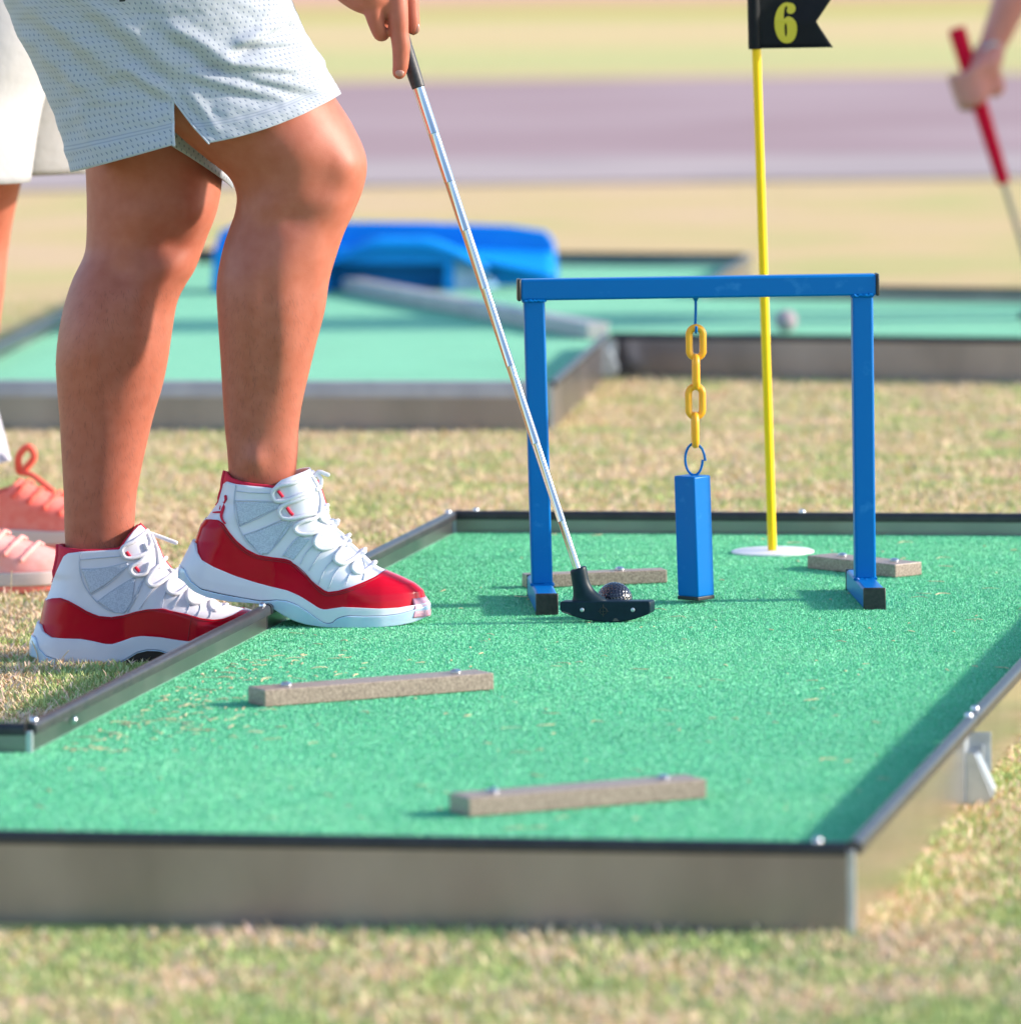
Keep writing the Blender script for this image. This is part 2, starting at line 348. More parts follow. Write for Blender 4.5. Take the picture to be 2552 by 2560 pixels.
def wall_run(par, p, q, out, zt, zb, pm, rm, rail_r=.0068, rail_h=None, inset=0.0):
    """one straight wall: steel panel and a rounded edging on top; p, q ends, out outward normal"""
    d = (q - p).normalized(); L = (q - p).length; c = (p + q) / 2; t = .0015
    MB().box((c.x + out.x * t, c.y + out.y * t, (zt - .006 + zb) / 2), d * (L / 2 - inset), out * t, (0, 0, (zt - .006 - zb) / 2)).build('wall_panel', pm, par, smooth=False)
    prof = [(-rail_r, -.012)] + [(-rail_r * math.cos(a), -rail_r * .75 + rail_r * .75 * math.sin(a)) for a in np.linspace(0, math.pi, 11)] + [(rail_r, -.012)]
    if rail_h: prof = [(-rail_r, -rail_h), (-rail_r, -.002), (-rail_r + .002, 0), (rail_r - .002, 0), (rail_r, -.002), (rail_r, -rail_h)]
    k = MB(); rs = [[Vector((e.x, e.y, 0)) + out * (x + t) + ZZ * (zt + z) for x, z in prof] for e in (p + d * inset, q - d * inset)]
    k.rings(rs); return k.build('edging', rm, par, angle=50)
def screw(par, c, r=.0045, n=ZZ, name='screw', m=None):
    return MB().lathe(c, [(0, -.001), (r, -.001), (r, .0008), (r * .75, .0024), (r * .3, .0032), (0, .0033)], 14, n).build(name, m or M['zinc'], par)
RT = .030
ins = .0075
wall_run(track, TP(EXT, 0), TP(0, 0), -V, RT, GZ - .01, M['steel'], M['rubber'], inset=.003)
half = Ln * .36
jr = (at_pl(1832 * K, 1366 * K, TP(0, 0), U) - FR).dot(V)
jl = (dz(515, 1140, RT) - FR).dot(V)
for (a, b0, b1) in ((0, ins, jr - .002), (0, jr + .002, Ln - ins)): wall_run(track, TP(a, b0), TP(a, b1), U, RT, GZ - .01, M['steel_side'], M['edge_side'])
wall_run(track, TP(0, Ln), TP(Wd, Ln), V, RT, GZ - .01, M['steel'], M['rubber'], inset=.002)
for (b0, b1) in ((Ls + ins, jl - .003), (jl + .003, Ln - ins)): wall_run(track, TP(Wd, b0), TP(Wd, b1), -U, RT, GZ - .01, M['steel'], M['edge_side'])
wall_run(track, TP(Wd + .004, Ls), TP(EXT, Ls), V, RT, GZ - .01, M['steel'], M['rubber'])
wall_run(track, TP(EXT, 0), TP(EXT, Ls), -U, RT, GZ - .01, M['steel'], M['edge_side'], inset=.008)
for a, b0 in ((0, 0), (Wd, Ln), (Wd, Ls), (0, Ln)):
    MB().box(TP(a, b0, (RT - .004 + GZ) / 2 - .002), U * .0032, V * .0032, (0, 0, (RT - GZ) / 2 - .004)).build('corner_post', M['galv'], track, smooth=False, bevel=.0008)
for a, b0 in ((.03, -.0015), (0, jr - .025), (0, jr + .03), (Wd + .0015, Ls + .025), (Wd - .03, Ln + .0015), (Wd + .0015, Ln - .03), (Wd + .0015, jl - .018), (Wd * .5, Ln + .0015)):
    screw(track, TP(a, b0, RT + .0006), .0042)
screw(track, TP(Wd + .0015, jl - .003, RT - .008), .0055, -V)
screw(track, TP(Wd - .004, Ls + .17, .012), .004, U)
# galvanised clip on the outside of the right wall
def wall_clip(par, P0, N_, D_, z0, s=1.0, name='joint_bracket'):
    """a folded galvanised hook clip: back plate, wedge pocket and upright tongue. N_ outward, D_ along the wall"""
    def q(d, n, z): return P0 + D_ * d * s + N_ * (n + .001) * s + ZZ * (z0 + z * s)
    k = MB()
    k.box(q(0, .0012, 0), D_ * .022 * s, N_ * .0012 * s, ZZ * .034 * s)
    k.prism([q(-.016, .0026, .022), q(-.016, .012, .020), q(-.016, .030, -.024), q(-.016, .024, -.032), q(-.016, .0026, -.032)], D_ * .002 * s)
    k.prism([q(.010, .0026, .022), q(.010, .012, .020), q(.010, .030, -.024), q(.010, .024, -.032), q(.010, .0026, -.032)], D_ * .002 * s)
    k.prism([q(-.0135, .0125, .019), q(-.0135, .0145, .018), q(-.0135, .031, -.018), q(-.0135, .029, -.019)], D_ * .0235 * s)
    k.box(q(.026, .012, .016), D_ * .0012 * s, N_ * .012 * s, ZZ * .020 * s)
    k.box(q(.0185, .016, -.004), D_ * .004 * s, N_ * .0012 * s, ZZ * .028 * s)
    o = k.build(name, M['galv'], par, smooth=False, bevel=.0006)
    MB().lathe(q(-.002, .0026, -.022), [(0, 0), (.006 * s, 0), (.006 * s, .004 * s), (.003 * s, .006 * s), (0, .006 * s)], 12, N_).build('rivet', M['zinc'], o)
    return o
cp = at_pl(2408, 1925, TP(0, 0), U)
wall_clip(track, Vector((cp.x, cp.y, 0)), U, V, (RT + GZ) / 2 - .008, 1.0)

# ------------------------------------------------------------------ four boards screwed to the turf
def board(label, p0, p1, wid, h, bolts):
    p0 = Vector(p0); p1 = Vector(p1); p0.z = p1.z = .001
    d = (p1 - p0).normalized(); nrm = Vector((-d.y, d.x, 0)); L = (p1 - p0).length
    c = (p0 + p1) / 2 + nrm * wid / 2
    t = thing('obstacle_board', label, 'board', (c.x, c.y, 0), 'brown boards screwed to the putting lane')
    MB().box((c.x, c.y, .001 + h / 2), d * L / 2, nrm * wid / 2, (0, 0, h / 2)).build('plank', M['bar'], t, smooth=False, bevel=.0012)
    for f in bolts: screw(t, p0 + d * L * f + nrm * wid / 2 + ZZ * (h + .0015), .0062, name='bolt')
board('brown board closest to the front rail, long face towards the camera', dz(885, 1544), dz(1333, 1508), .044, .0185, (.14, .86))
board('brown board lying in front of the sneakers and the putter', dz(500, 1336), dz(932, 1303), .042, .0185, (.13, .87))
b3 = dz(995, 1111.5); board('brown board behind the putter and the left post of the gate', b3, b3 + Vector((math.cos(R(14)), math.sin(R(14)), 0)) * .180, .028, .0165, (.1, .68))
board('short dark brown board behind the right post of the gate', at_z(2017, 1423), at_z(2237, 1446), .046, .0165, (.25, .84))

# ------------------------------------------------------------------ blue gate
g0 = dz(1027, 1162.5); g1 = dz(1644, 1149.5)
GU = Vector((math.cos(R(2.6)), math.sin(R(2.6)), 0)); GV = Vector((-GU.y, GU.x, 0)); gl = (g1 - g0).length; g0 = (g0 + g1) / 2 - GU * gl / 2
GP = .398; gx = (gl - GP) / 2; g0 = g0 + GU * gx
def GPt(x, y, z): return g0 + GU * x + GV * y + ZZ * z
gate = thing('gate', 'blue square tube gate standing on the green putting lane', 'gate', tuple(GPt(GP / 2, .118, 0)))
T = .0129
ZB = .397
MB().box(GPt(GP / 2, .118, ZB - T), GU * (GP / 2 + .0165), GV * T, ZZ * T).build('crossbar', M['blue'], gate, smooth=True, bevel=.003, seg=3)
tb = [o for o in bpy.data.objects if o.name == 'crossbar'][0]
for s_ in (-1, 1):
    MB().box(GPt(GP / 2 + s_ * (GP / 2 + .0182), .118, ZB - T), GU * .0022, GV * (T + .0004), ZZ * (T + .0004)).build('end_cap', M['cap'], tb, bevel=.0015)
for x in (0, GP):
    fo = .0055 if x == 0 else .001
    MB().box(GPt(x + fo / 2, .118, ZB / 2), GU * T * .985, GV * T * .985, ZZ * (ZB / 2 - 2 * T + .0003) - GU * fo / 2).build('post', M['blue'], gate, bevel=.003, seg=3)
    x += fo
    ft = MB().box(GPt(x, .112, T), GU * T, GV * .108, ZZ * T).build('foot', M['blue'], gate, bevel=.003, seg=3)
    k = MB().box(GPt(x, .0015, T), GU * (T + .0006), GV * .003, ZZ * (T + .0006))
    k.build('end_cap', M['cap'], ft, bevel=.0012)
    MB().box(GPt(x, .2225, T), GU * (T + .0006), GV * .003, ZZ * (T + .0006)).build('end_cap', M['cap'], ft, bevel=.0012)
    for z_, yy in ((ZB - 2 * T, .118 - T), (2 * T, .118 - T)):      # weld beads where the tubes meet
        w_ = MB()
        xw = x - (fo if z_ > .2 else 0); pts = [GPt(xw + e * T * .95, yy - .0006 + random.uniform(-.0005, .0005), z_ + random.uniform(-.0008, .0008)) for e in np.linspace(-1, 1, 13)]
        w_.tube(pts, [random.uniform(.0012, .0024) for _ in pts], 8)
        for sx in (-1, 1):
            pts = [GPt(xw + sx * (T - .0002), .118 + e * T * .9, z_ + random.uniform(-.0008, .0008)) for e in np.linspace(-1, 1, 9)]
            w_.tube(pts, [random.uniform(.0014, .0026) for _ in pts], 8)
        w_.build('weld', M['blue'], gate)
HX = .1960
zl = ZB - 2 * T
MB().tube(vspline([GPt(HX, .118, zl + .001), GPt(HX, .118, zl - .015), GPt(HX - .0006, .118, zl - .03), GPt(HX - .0006, .1165, zl - .037), GPt(HX - .0006, .112, zl - .0415), GPt(HX - .0006, .106, zl - .040), GPt(HX - .0006, .104, zl - .034)], 30), .0017, 10).build('hook', M['blue'], gate)
MB().lathe(GPt(HX, .118, zl + .0005), [(0, 0), (.0045, 0), (.0028, -.003), (.0017, -.005), (0, -.005)], 14).build('hook_weld', M['blue'], gate)
# chain of four links
def pz(y): return at_y(1740, 740 + y / 3.864, 8.213).z
chain = thing('chain', 'short orange plastic chain hanging from the blue gate', 'chain', tuple(GPt(HX, .112, pz(1485))))
def link(cx, zc, edge_on, hl=.0226, hw=.0128, r=.0044):
    pts = []; hl -= r; hw -= r; st = hl - hw
    for k in range(36):
        a = 2 * math.pi * k / 36; pts.append((hw * math.cos(a), (st if math.sin(a) >= 0 else -st) + hw * math.sin(a)))
    ax = GV if edge_on else GU
    MB().tube([GPt(cx, .112, zc) + ax * x + ZZ * z for x, z in pts], r, 12, closed=True).build('link', M['chain'], chain, merge=1e-5, angle=0)
for i, (y0, y1, x) in enumerate(((275, 635, -.0004), (555, 920, -.0010), (845, 1205, -.0018), (1115, 1485, -.0026))):
    link(HX + x, (pz(y0) + pz(y1)) / 2, i % 2 == 1)
# hanging block
BX, BY = HX - .0068, .112
bt = at_y(1730, 1190, 8.213).z; bb = .0045
def BK(u, z, f=0): return GPt(BX + (bt - z) * .022, BY, z)
block = thing('hanging_block', 'blue square tube hanging on its edge from the orange chain', 'hanging block', tuple(BK(0, bb)))
S2 = .0228; k = MB()
for z0, z1, nm, mm, sc in ((bb + .004, bt, 'tube_body', M['blue'], 1.0), (bb, bb + .0045, 'bottom_cap', M['cap'], 1.0)):
    k = MB(); rs = []
    for z in (z0, z1):
        c = BK(0, z); rs.append([c + GU * S2 * math.cos(a) * sc + GV * S2 * math.sin(a) * sc for a in (math.radians(q + 2) for q in (0, 90, 180, 270))])
    k.rings(rs).build(nm, mm, block, bevel=.0022 if nm == 'tube_body' else .0008, seg=3, merge=0)
rc = BK(0, bt) + ZZ * .0195 + GU * .0030
pts = [rc + GU * .0112 * math.cos(a) * (1 + .12 * max(0, math.cos(a)) * (a > 6.2)) + ZZ * .0192 * math.sin(a) for a in np.linspace(R(358), R(20), 44)]
pts = pts[:0] + [rc + GU * .0098 * math.cos(a) + ZZ * .0192 * math.sin(a) for a in np.linspace(R(-2), R(-90), 12)] + [rc + GU * .0112 * math.cos(a) + ZZ * .0192 * math.sin(a) for a in np.linspace(R(-98), R(-300), 34)] + [rc + GU * x + ZZ * z for x, z in ((.0095, .0125), (.0118, .006), (.0132, -.002))]
MB().tube(pts, .0016, 10).build('ring', M['blue'], block)

# ------------------------------------------------------------------ flag
fb = at_z(1930, 1383); fY = fb.y
flag = thing('flag', 'black swallowtail flag on a yellow pole behind the blue gate', 'flag', tuple(fb))
ptop = at_y(1885, -40, fY)
pole_at = lambda y: at_y(1885 + (1930 - 1885) * (y + 40) / 1423., y, fY)
MB().tube([fb, pole_at(700), ptop], .0058, 18).build('pole', M['yellow'], flag)
MB().lathe(at_z(1931, 1382) + ZZ * .0006, [(0, 0), (.054, 0), (.054, .002), (.051, .0032), (0, .0034)], 48).build('base_disc', M['disc'], flag)
f2 = lambda x, y, Y=0.0: at_y(1820 + x / 6.42, y / 6.42, fY + Y)
cl = MB(); P = []
for i in range(25):
    t = i / 24.; row = []
    for j in range(13):
        s = j / 12.; yy = -70 + s * (770 - 10 * t + 70)
        xr = 1410 + 265 * abs(yy - 350) / 400.
        x = 420 + t * (xr - 420); row.append(f2(x, yy, -.006 + .006 * math.sin(t * 4.0 + s)))
    P.append(row)
cl.grid(P).build('flag_cloth', M['flag'], flag, solid=.0006)
MB().tube([f2(424, 788, 0), f2(414, 350, 0), f2(406, -70, 0)], .0083, 18).build('sleeve', M['flag'], flag)
MB().tube([f2(420, 768, -.0075)] + [f2(420 + t * 1230, 768 - 22 * t, -.0075 + .006 * math.sin(t * 4 + 1)) for t in np.linspace(.05, 1, 16)], .0013, 6).build('hem', M['flag'], flag)
def filled(name, loops, depth_fn, m, parent, thick=.0006):
    cu = bpy.data.curves.new(name, 'CURVE'); cu.dimensions = '2D'; cu.fill_mode = 'BOTH'; cu.extrude = 0
    for lp in loops:
        sp = cu.splines.new('POLY'); sp.points.add(len(lp) - 1); sp.use_cyclic_u = True
        for q, (x, y) in zip(sp.points, lp): q.co = (x, y, 0, 1)
    tmp = bpy.data.objects.new('tmp', cu); me = bpy.data.meshes.new_from_object(tmp)
    k = MB(); k.add([depth_fn(v.co.x, v.co.y) for v in me.vertices], [tuple(p.vertices) for p in me.polygons])
    bpy.data.objects.remove(tmp); bpy.data.curves.remove(cu)
    return k.build(name, m, parent, smooth=False, merge=1e-7)
outer = spline([(960, 38), (1040, 62), (1078, 125), (1062, 190), (1010, 222), (955, 208), (935, 165), (950, 130), (935, 100), (912, 112), (898, 150), (890, 220), (888, 300), (905, 290), (960, 262), (1030, 290), (1085, 360), (1102, 455), (1085, 570), (1040, 650), (980, 688), (920, 692), (850, 665), (790, 590), (752, 480), (740, 370), (752, 260), (790, 150), (850, 75), (905, 42), (960, 38)], 120)
inner = spline([(922, 368), (938, 410), (942, 470), (940, 540), (928, 585), (912, 570), (902, 500), (900, 430), (908, 385), (922, 368)], 40)
def numeral_pos(x, y):
    t = (x - 420) / (1410 + 265 * abs(y - 350) / 400. - 420); s = (y + 70) / 840.
    return f2(x, y, -.0071 + .006 * math.sin(t * 4 + s))
filled('numeral', [[tuple(p) for p in outer[:-1]], [tuple(p) for p in inner[:-1]]], numeral_pos, M['numeral'], flag)

# ------------------------------------------------------------------ black ball beside the putter
bc = at_y(1536, 1500, 8.062); bc.z = .0222
def golf_ball(name, c, m, label, dimples=True):
    bm = bmesh.new(); bmesh.ops.create_icosphere(bm, subdivisions=6 if dimples else 4, radius=.02135)
    if dimples:
        i = np.arange(330); ph = np.arccos(1 - 2 * (i + .5) / 330); th = math.pi * (1 + 5 ** .5) * i
        D = np.stack([np.cos(th) * np.sin(ph), np.sin(th) * np.sin(ph), np.cos(ph)], 1)
        vs = np.array([v.co[:] for v in bm.verts]); n = vs / np.linalg.norm(vs, axis=1)[:, None]
        best = np.concatenate([(n[a:a + 4000] @ D.T).max(1) for a in range(0, len(n), 4000)])
        a = np.arccos(np.clip(best, -1, 1)); dep = np.clip(1 - (a / .088) ** 2, 0, 1) * .0006
        for v, nn, d in zip(bm.verts, n, dep): v.co = Vector(nn) * (.02135 - d)
    me = bpy.data.meshes.new(name); bm.to_mesh(me); bm.free(); me.materials.append(m)
    me.polygons.foreach_set('use_smooth', [True] * len(me.polygons))
    o = bpy.data.objects.new(name, me); COL.objects.link(o); o.location = c; o.rotation_euler = (.4, .7, .2)
    return tag(o, label, 'golf ball')
golf_ball('golf_ball', bc, M['ballb'], 'glossy black golf ball resting against the putter head')

# ------------------------------------------------------------------ putter
PY = 8.012
pz4 = lambda x, y, Y=PY: at_y(1300 + x / 5.35, 1350 + y / 5.35, Y)
hb = pz4(1150, 1105); dzp = hb.z - .002
put = thing('putter', 'black two way putter with chrome shaft held by the golfer', 'putter', (hb.x, hb.y, .002))
face = [(548, 824), (700, 822), (1000, 821), (1400, 819), (1700, 818), (1730, 824), (1737, 850), (1737, 960), (1720, 985), (1640, 1022), (1500, 1068), (1350, 1096), (1200, 1104), (1000, 1091), (850, 1064), (700, 1020), (570, 975), (536, 945), (529, 910), (529, 850), (536, 832)]
hd = Vector((math.sin(R(17)), math.cos(R(17)), 0)) * .021
MB().prism([pz4(x, y) for x, y in face], hd).build('head', M['putter'], put, bevel=.0013, seg=3)
head = bpy.data.objects['head']
nk = MB(); rs = []
for x, y, a, d_ in spline([(772, 372, .0072, .0070), (776, 386, .0098, .0092), (792, 470, .0101, .0095), (815, 590, .0105, .0095), (850, 690, .0128, .0095), (895, 760, .0172, .0097), (920, 800, .0205, .0099), (930, 824, .0222, .0100)], 26):
    c = pz4(x, y, PY + .0105); tilt = Vector((.95, 0, .28)) if y < 600 else Vector((1, 0, .28 * max(0, (824 - y) / 224)))
    rs.append([c + tilt.normalized() * a * math.cos(q) + Vector((0, d_ * math.sin(q), 0)) for q in (2 * math.pi * k / 28 for k in range(28))])
nk.rings(rs).build('hosel', M['putter'], put)
for x in (828, 1505): MB().lathe(pz4(x, 935, PY - .0004), [(0, 0), (.0026, 0), (.0024, .0006), (.0012, .0012), (0, .0013)], 14, (0, -1, 0)).build('screw', M['galv'], head)
em = MB(); cx, cy = 1110, 950
em.tube([pz4(cx + 46 * math.cos(a), cy + 46 * math.sin(a), PY - .0002) for a in np.linspace(0, 2 * math.pi, 33)[:-1]], .0005, 6, closed=True)
em.tube([pz4(cx - 72, cy + 5, PY - .0002), pz4(cx + 72, cy + 5, PY - .0002)], .0005, 6); em.tube([pz4(cx, cy - 85, PY - .0002), pz4(cx, cy + 75, PY - .0002)], .0005, 6)
em.build('crosshair_emblem', M['cap'], head)
for q in (((545, 952), (600, 958), (670, 985), (690, 1005), (640, 996), (560, 968)), ((1235, 1085), (1262, 1045), (1290, 1048), (1325, 1085))):
    MB().prism([pz4(x, y, PY - .0003) for x, y in q], (0, .0002, 0)).build('scuff_mark', M['scuff'], head)
s0 = pz4(765, 388, PY + .0105); s1 = at_y(1044, 212, PY + .072)
ax = (s1 - s0); SLn = ax.length; ax.normalize()
pts, rr = [], []
steps = [0, .10, .26, .42, .58, .70, .80, .90, 1.0]; radii = [.0047, .0050, .0053, .0056, .0060, .0063, .0066, .0069]
for i, q in enumerate(radii):
    a, c = steps[i], steps[i + 1]
    pts += [s0 + ax * SLn * (a + (.0006 if i else -.008)), s0 + ax * SLn * (c - .0012), s0 + ax * SLn * (c - .0006)]; rr += [q, q, q + .0005]
MB().tube(pts, rr, 20).build('shaft', M['chrome'], put, angle=25)
g1_ = s1 - ax * .004
pts = [g1_ + ax * t for t in (0, .001, .012, .05, .0515, .053, .12, .26, .272, .275)]
MB().tube(pts, [.0068, .0079, .0084, .0090, .0086, .0091, .0100, .0125, .0125, .009], 24).build('grip', M['grip'], put)
GRIP_AX, GRIP_P = ax.copy(), g1_.copy()

# ------------------------------------------------------------------ shoes
class ShoeShape:
    """sneaker body from side-profile curves given in millimetres-like profile units"""
    def __init__(s, org, sc, ref, Y, back, front, L, hw=(.034, .036, .049), yaw=0.0, mirror=1):
        s.org, s.sc, s.ref, s.Y = org, sc, ref, Y
        conv = lambda pts: [((x - ref[0]) / sc, (ref[1] - y) / sc) for x, y in pts]
        s.conv = conv
        b = sorted(conv(back), key=lambda p: p[1]); f = sorted(conv(front), key=lambda p: p[1])
        s.bz = np.array([p[1] for p in b]); s.bx = np.array([p[0] for p in b]); s.fz = np.array([p[1] for p in f]); s.fx = np.array([p[0] for p in f])
        s.x0, s.x1 = s.bx.min(), s.fx.max(); s.hw = hw; s.yaw = yaw
    def xb(s, z): return float(np.interp(z, s.bz, s.bx))
    def xf(s, z): return float(np.interp(z, s.fz, s.fx))
    def Wd(s, x, z, off=0.0):
        a, c = s.xb(z) - off, s.xf(z) + off
        if x <= a or x >= c: return 0.0
        t = (x - s.x0) / (s.x1 - s.x0)
        base = float(np.interp(t, [0, .12, .38, .68, .82, 1], [s.hw[0], s.hw[0] * 1.03, s.hw[1], s.hw[2], s.hw[2] * .97, s.hw[2] * .8]))
        tz = z - s.zs(t)
        base *= float(np.interp(tz, [0, .02, .05, .09, .13, .18], [.97, 1.0, .98, .98, 1.06, 1.12]))
        E = lambda q: math.sqrt(max(0, 1 - (1 - min(q, 1)) ** 2.2))
        rt = float(np.interp(tz, [0, .03, .06, .1, .16], [.075, .08, .10, .07, .05]))
        return base * E((x - a) / (.036)) * E((c - x) / rt) + off
    def zs(s, t): return float(np.interp(t, s.st, s.sz))
    def set_sole(s, pts):
        p = s.conv(pts); s.st = [(x - s.x0) / (s.x1 - s.x0) for x, z in p]; s.sz = [z for x, z in p]
    def world(s, x, y, z):
        c, n = math.cos(s.yaw), math.sin(s.yaw)
        return s.org + Vector((x * c - y * n, x * n + y * c, z))
    def shell(s, lo, hi, nu=90, nv=18, off=0.0, close_bottom=False, vpow=1.0):
        lo = s.conv(lo); hi = s.conv(hi); lx, lz = zip(*lo); hx, hz = zip(*hi); k = MB()
        rows = []
        for j in range(nv + 1):
            v = (j / nv) ** vpow; L_, R_ = [], []
            for i in range(nu + 1):
                cu = (1 - math.cos(math.pi * i / nu)) / 2; z = None; x = s.x0 + (s.x1 - s.x0) * cu
                for _ in range(14):
                    zn = float(np.interp(x, lx, lz)) * (1 - v) + float(np.interp(x, hx, hz)) * v
                    z = zn if z is None else .5 * z + .5 * zn
                    a, c = s.xb(z) - off, s.xf(z) + off; x = a + (c - a) * cu
                y = s.Wd(x, z, off) if 0 < i < nu else 0.0
                L_.append(s.world(x, -y, z)); R_.append(s.world(x, y, z))
            rows.append(L_ + R_[-2:0:-1])
        k.rings(rows, cap=False)
        if close_bottom:
            r0 = rows[0]; n = len(r0); nn = nu
            vs = r0[:]; fs = []
            for i in range(1, nn):
                a, b_ = i, n - i
                a2, b2 = i + 1, (n - i - 1) % n if i + 1 < nn else nn
                if i + 1 <= nn - 1: fs.append((a, a2, n - i - 1, b_))
            fs.append((0, 1, n - 1)); fs.append((nn, n - nn + 1, nn - 1)) if False else None
            k.add(vs, [f for f in fs if len(set(f)) > 2])
        return k
    def surf(s, px, py, off=.0008, side=-1):
        (x, z), = s.conv([(px, py)])
        wy = s.Wd(x, z, 0.0)
        return s.world(x, side * (wy + off), z)
    def patch(s, top, bot, n=26, m=12, off=.0007, side=-1):
        T, B = spline(top, n), spline(bot, n)
        return [[s.surf(*(T[i] * (1 - j / m) + B[i] * (j / m)), off, side) for j in range(m + 1)] for i in range(n)]
    def line(s, pts, r, n=30, off=.0006, side=-1, seg=8):
        return [s.surf(p[0], p[1], off, side) for p in spline(pts, n)]

def sneaker(person, Y, s2w, ref, org_px, C, label):
    """C: dict of profile curves in zoom pixels; s2w zoom pixels per metre"""
    org = at_y(org_px[0], org_px[1], Y)
    s = ShoeShape(org, s2w, ref, Y, C['back'], C['front'], 0)
    s.set_sole(C['sole'])
    up = s.shell(C['mud_lo'], C['upper_hi'], 100, 40).build('sneaker', M['leather'], person, merge=1e-6, solid=.0022, angle=0)
    if label: up['label'] = label
    s.shell(C['lining_lo'], C['collar'], 90, 14, off=-.0021).build('collar_lining', M['redcloth'], up, merge=1e-6, solid=.003, angle=0)
    s.shell(C['tab_lo'], C['tab_hi'], 90, 10, off=.0006).build('heel_tab', M['redcloth'], up, merge=1e-6, angle=0) if C.get('tab_lo') else None
    s.shell(C['mud_lo2'], C['mud_hi'], 130, 34, off=.0016).build('mudguard', M['patent'], up, merge=1e-6, solid=.0022, angle=0)
    s.shell(C['mid_lo'], C['mid_hi'], 120, 16, off=.0048).build('midsole', M['midsole'], up, merge=1e-6, solid=.006, angle=0)
    s.shell(C['sole'], C['out_hi'], 120, 10, off=.0062, close_bottom=True).build('outsole', M['ice'], up, merge=1e-6, solid=.004, angle=0)
    for sd_ in (-1, 1):
        for top, bot in C['mesh']:
            MB().grid(s.patch(top, bot, side=sd_)).build('mesh_panel', M['sockmesh'], up, solid=.0004, angle=0)
    for sd_ in (-1, 1):
        sm = MB(); th = MB()
        for q in C['seams']: sm.tube(s.line(q, 0, 34, .0009, sd_), .0006, 6)
        sm.build('seam', M['seam'], up)
        for q in C['threads']: th.tube(s.line(q, 0, 70, .0020, sd_), .00045, 5)
        th.build('stitching', M['redthread'], up)
    lc = MB()
    for q, side in C['laces']:
        P = []
        n = len(q) * 7
        for i, p in enumerate(spline(q, n)):
            (x, z), = s.conv([p]); inside = s.xf(z) - x
            wy = s.Wd(min(x, s.xf(z) - .002), z) if inside > 0 else s.Wd(s.xf(z) - .004, z) * .35
            P.append(s.world(x, -(wy + .0024), z))
        # smooth the depth so that the lace does not kink
        ys = [p.y for p in P]
        for _ in range(3): ys = [ys[0]] + [(ys[i - 1] + 2 * ys[i] + ys[i + 1]) / 4 for i in range(1, len(ys) - 1)] + [ys[-1]]
        for p, yy in zip(P, ys): p.y = yy
        lc.tube(P, C.get('lace_r', .0026), 8, round_ends=True)
        if side:     # the same pass mirrored onto the inner side, joined over the tongue
            Q = [Vector((p.x, 2 * (s.org.y) - p.y, p.z)) for p in P]
            lc.tube(Q, C.get('lace_r', .0026), 8, round_ends=True)
            for e in (0, -1): lc.tube([P[e], (P[e] + Q[e]) / 2 + Vector((.003, 0, .002)), Q[e]], C.get('lace_r', .0026), 8)
    lc.build('laces', M['lace'], up, angle=0)
    if C.get('redloops'):
        rl = MB()
        for q in C['redloops']: rl.tube(s.line(q, 0, 8, .0012), .0019, 8)
        rl.build('eyelet_loop', M['redcloth'], up)
    if C.get('logo'):
        lg = MB()
        for q, r_ in C['logo']:
            L_ = s.line(q, 0, 12, .0018)
            lg.tube(L_, [r_[0] + (r_[1] - r_[0]) * i / 11. for i in range(12)], 6, round_ends=True)
        lg.build('logo', M['redcloth'], up)
    if C.get('toe'):
        a_lo, a_hi = C['toe']
        k = MB(); rows = []
        lo = s.conv(a_lo); hi = s.conv(a_hi)
        for j in range(11):
            v = j / 10; z = lo[0][1] * (1 - v) + hi[0][1] * v; o_ = .0068 - .0046 * v ** 2; cx_ = s.xf(z) + o_; half = []
            for i in range(21):
                x = cx_ - (.021 - .006 * v) * (1 - math.sin(i / 20 * math.pi / 2)); half.append((x, s.Wd(x, z, o_) if i < 20 else 0.0))
            rows.append([s.world(x, -y, z) for x, y in half] + [s.world(x, y, z) for x, y in half[-2::-1]])
        k.grid(rows).build('toe_bumper', M['toecap'], up, solid=.003, angle=0)
    if C.get('shank'):
        k = MB(); q = [s.surf(x, y, .004) for x, y in C['shank']]
        k.prism([Vector((p.x, org.y - .042, p.z)) for p in q], (0, .075, 0)); k.build('shank', M['shank'], up)
    return s

# ------------------------------------------------------------------ golfer: one continuous body
def z2(x, y, Y): return at_y(x / 1.7509, y / 1.7509, Y)
def loft_limb(rows, ns=80, n=28, bumps=()):
    """rows: (Lx, Ly, Rx, Ry, Y, depth ratio) in z2 pixels -> closed loft"""
    k = MB(); rs = []
    for lx, ly, rx, ry, Y, dr in spline(rows, ns):
        a, c = z2(lx, ly, Y), z2(rx, ry, Y); m = (a + c) / 2; h = (c - a) / 2
        row = []
        for t in (2 * math.pi * q / n for q in range(n)):
            P = m + h * math.cos(t) + Vector((0, h.length * dr * math.sin(t), 0)); f = (1 + math.cos(t)) / 2
            if math.sin(t) < 0.2:
                x, y = lx + (rx - lx) * f, ly + (ry - ly) * f
                d = sum(a * math.exp(-((x - bx) ** 2 / sx ** 2 + (y - by) ** 2 / sy ** 2)) for bx, by, a, sx, sy in bumps)
                P = P + Vector((.35 * math.cos(t) * d, -d * min(1, .2 - math.sin(t)), 0))
            row.append(P)
        rs.append(row)
    return k.rings(rs)
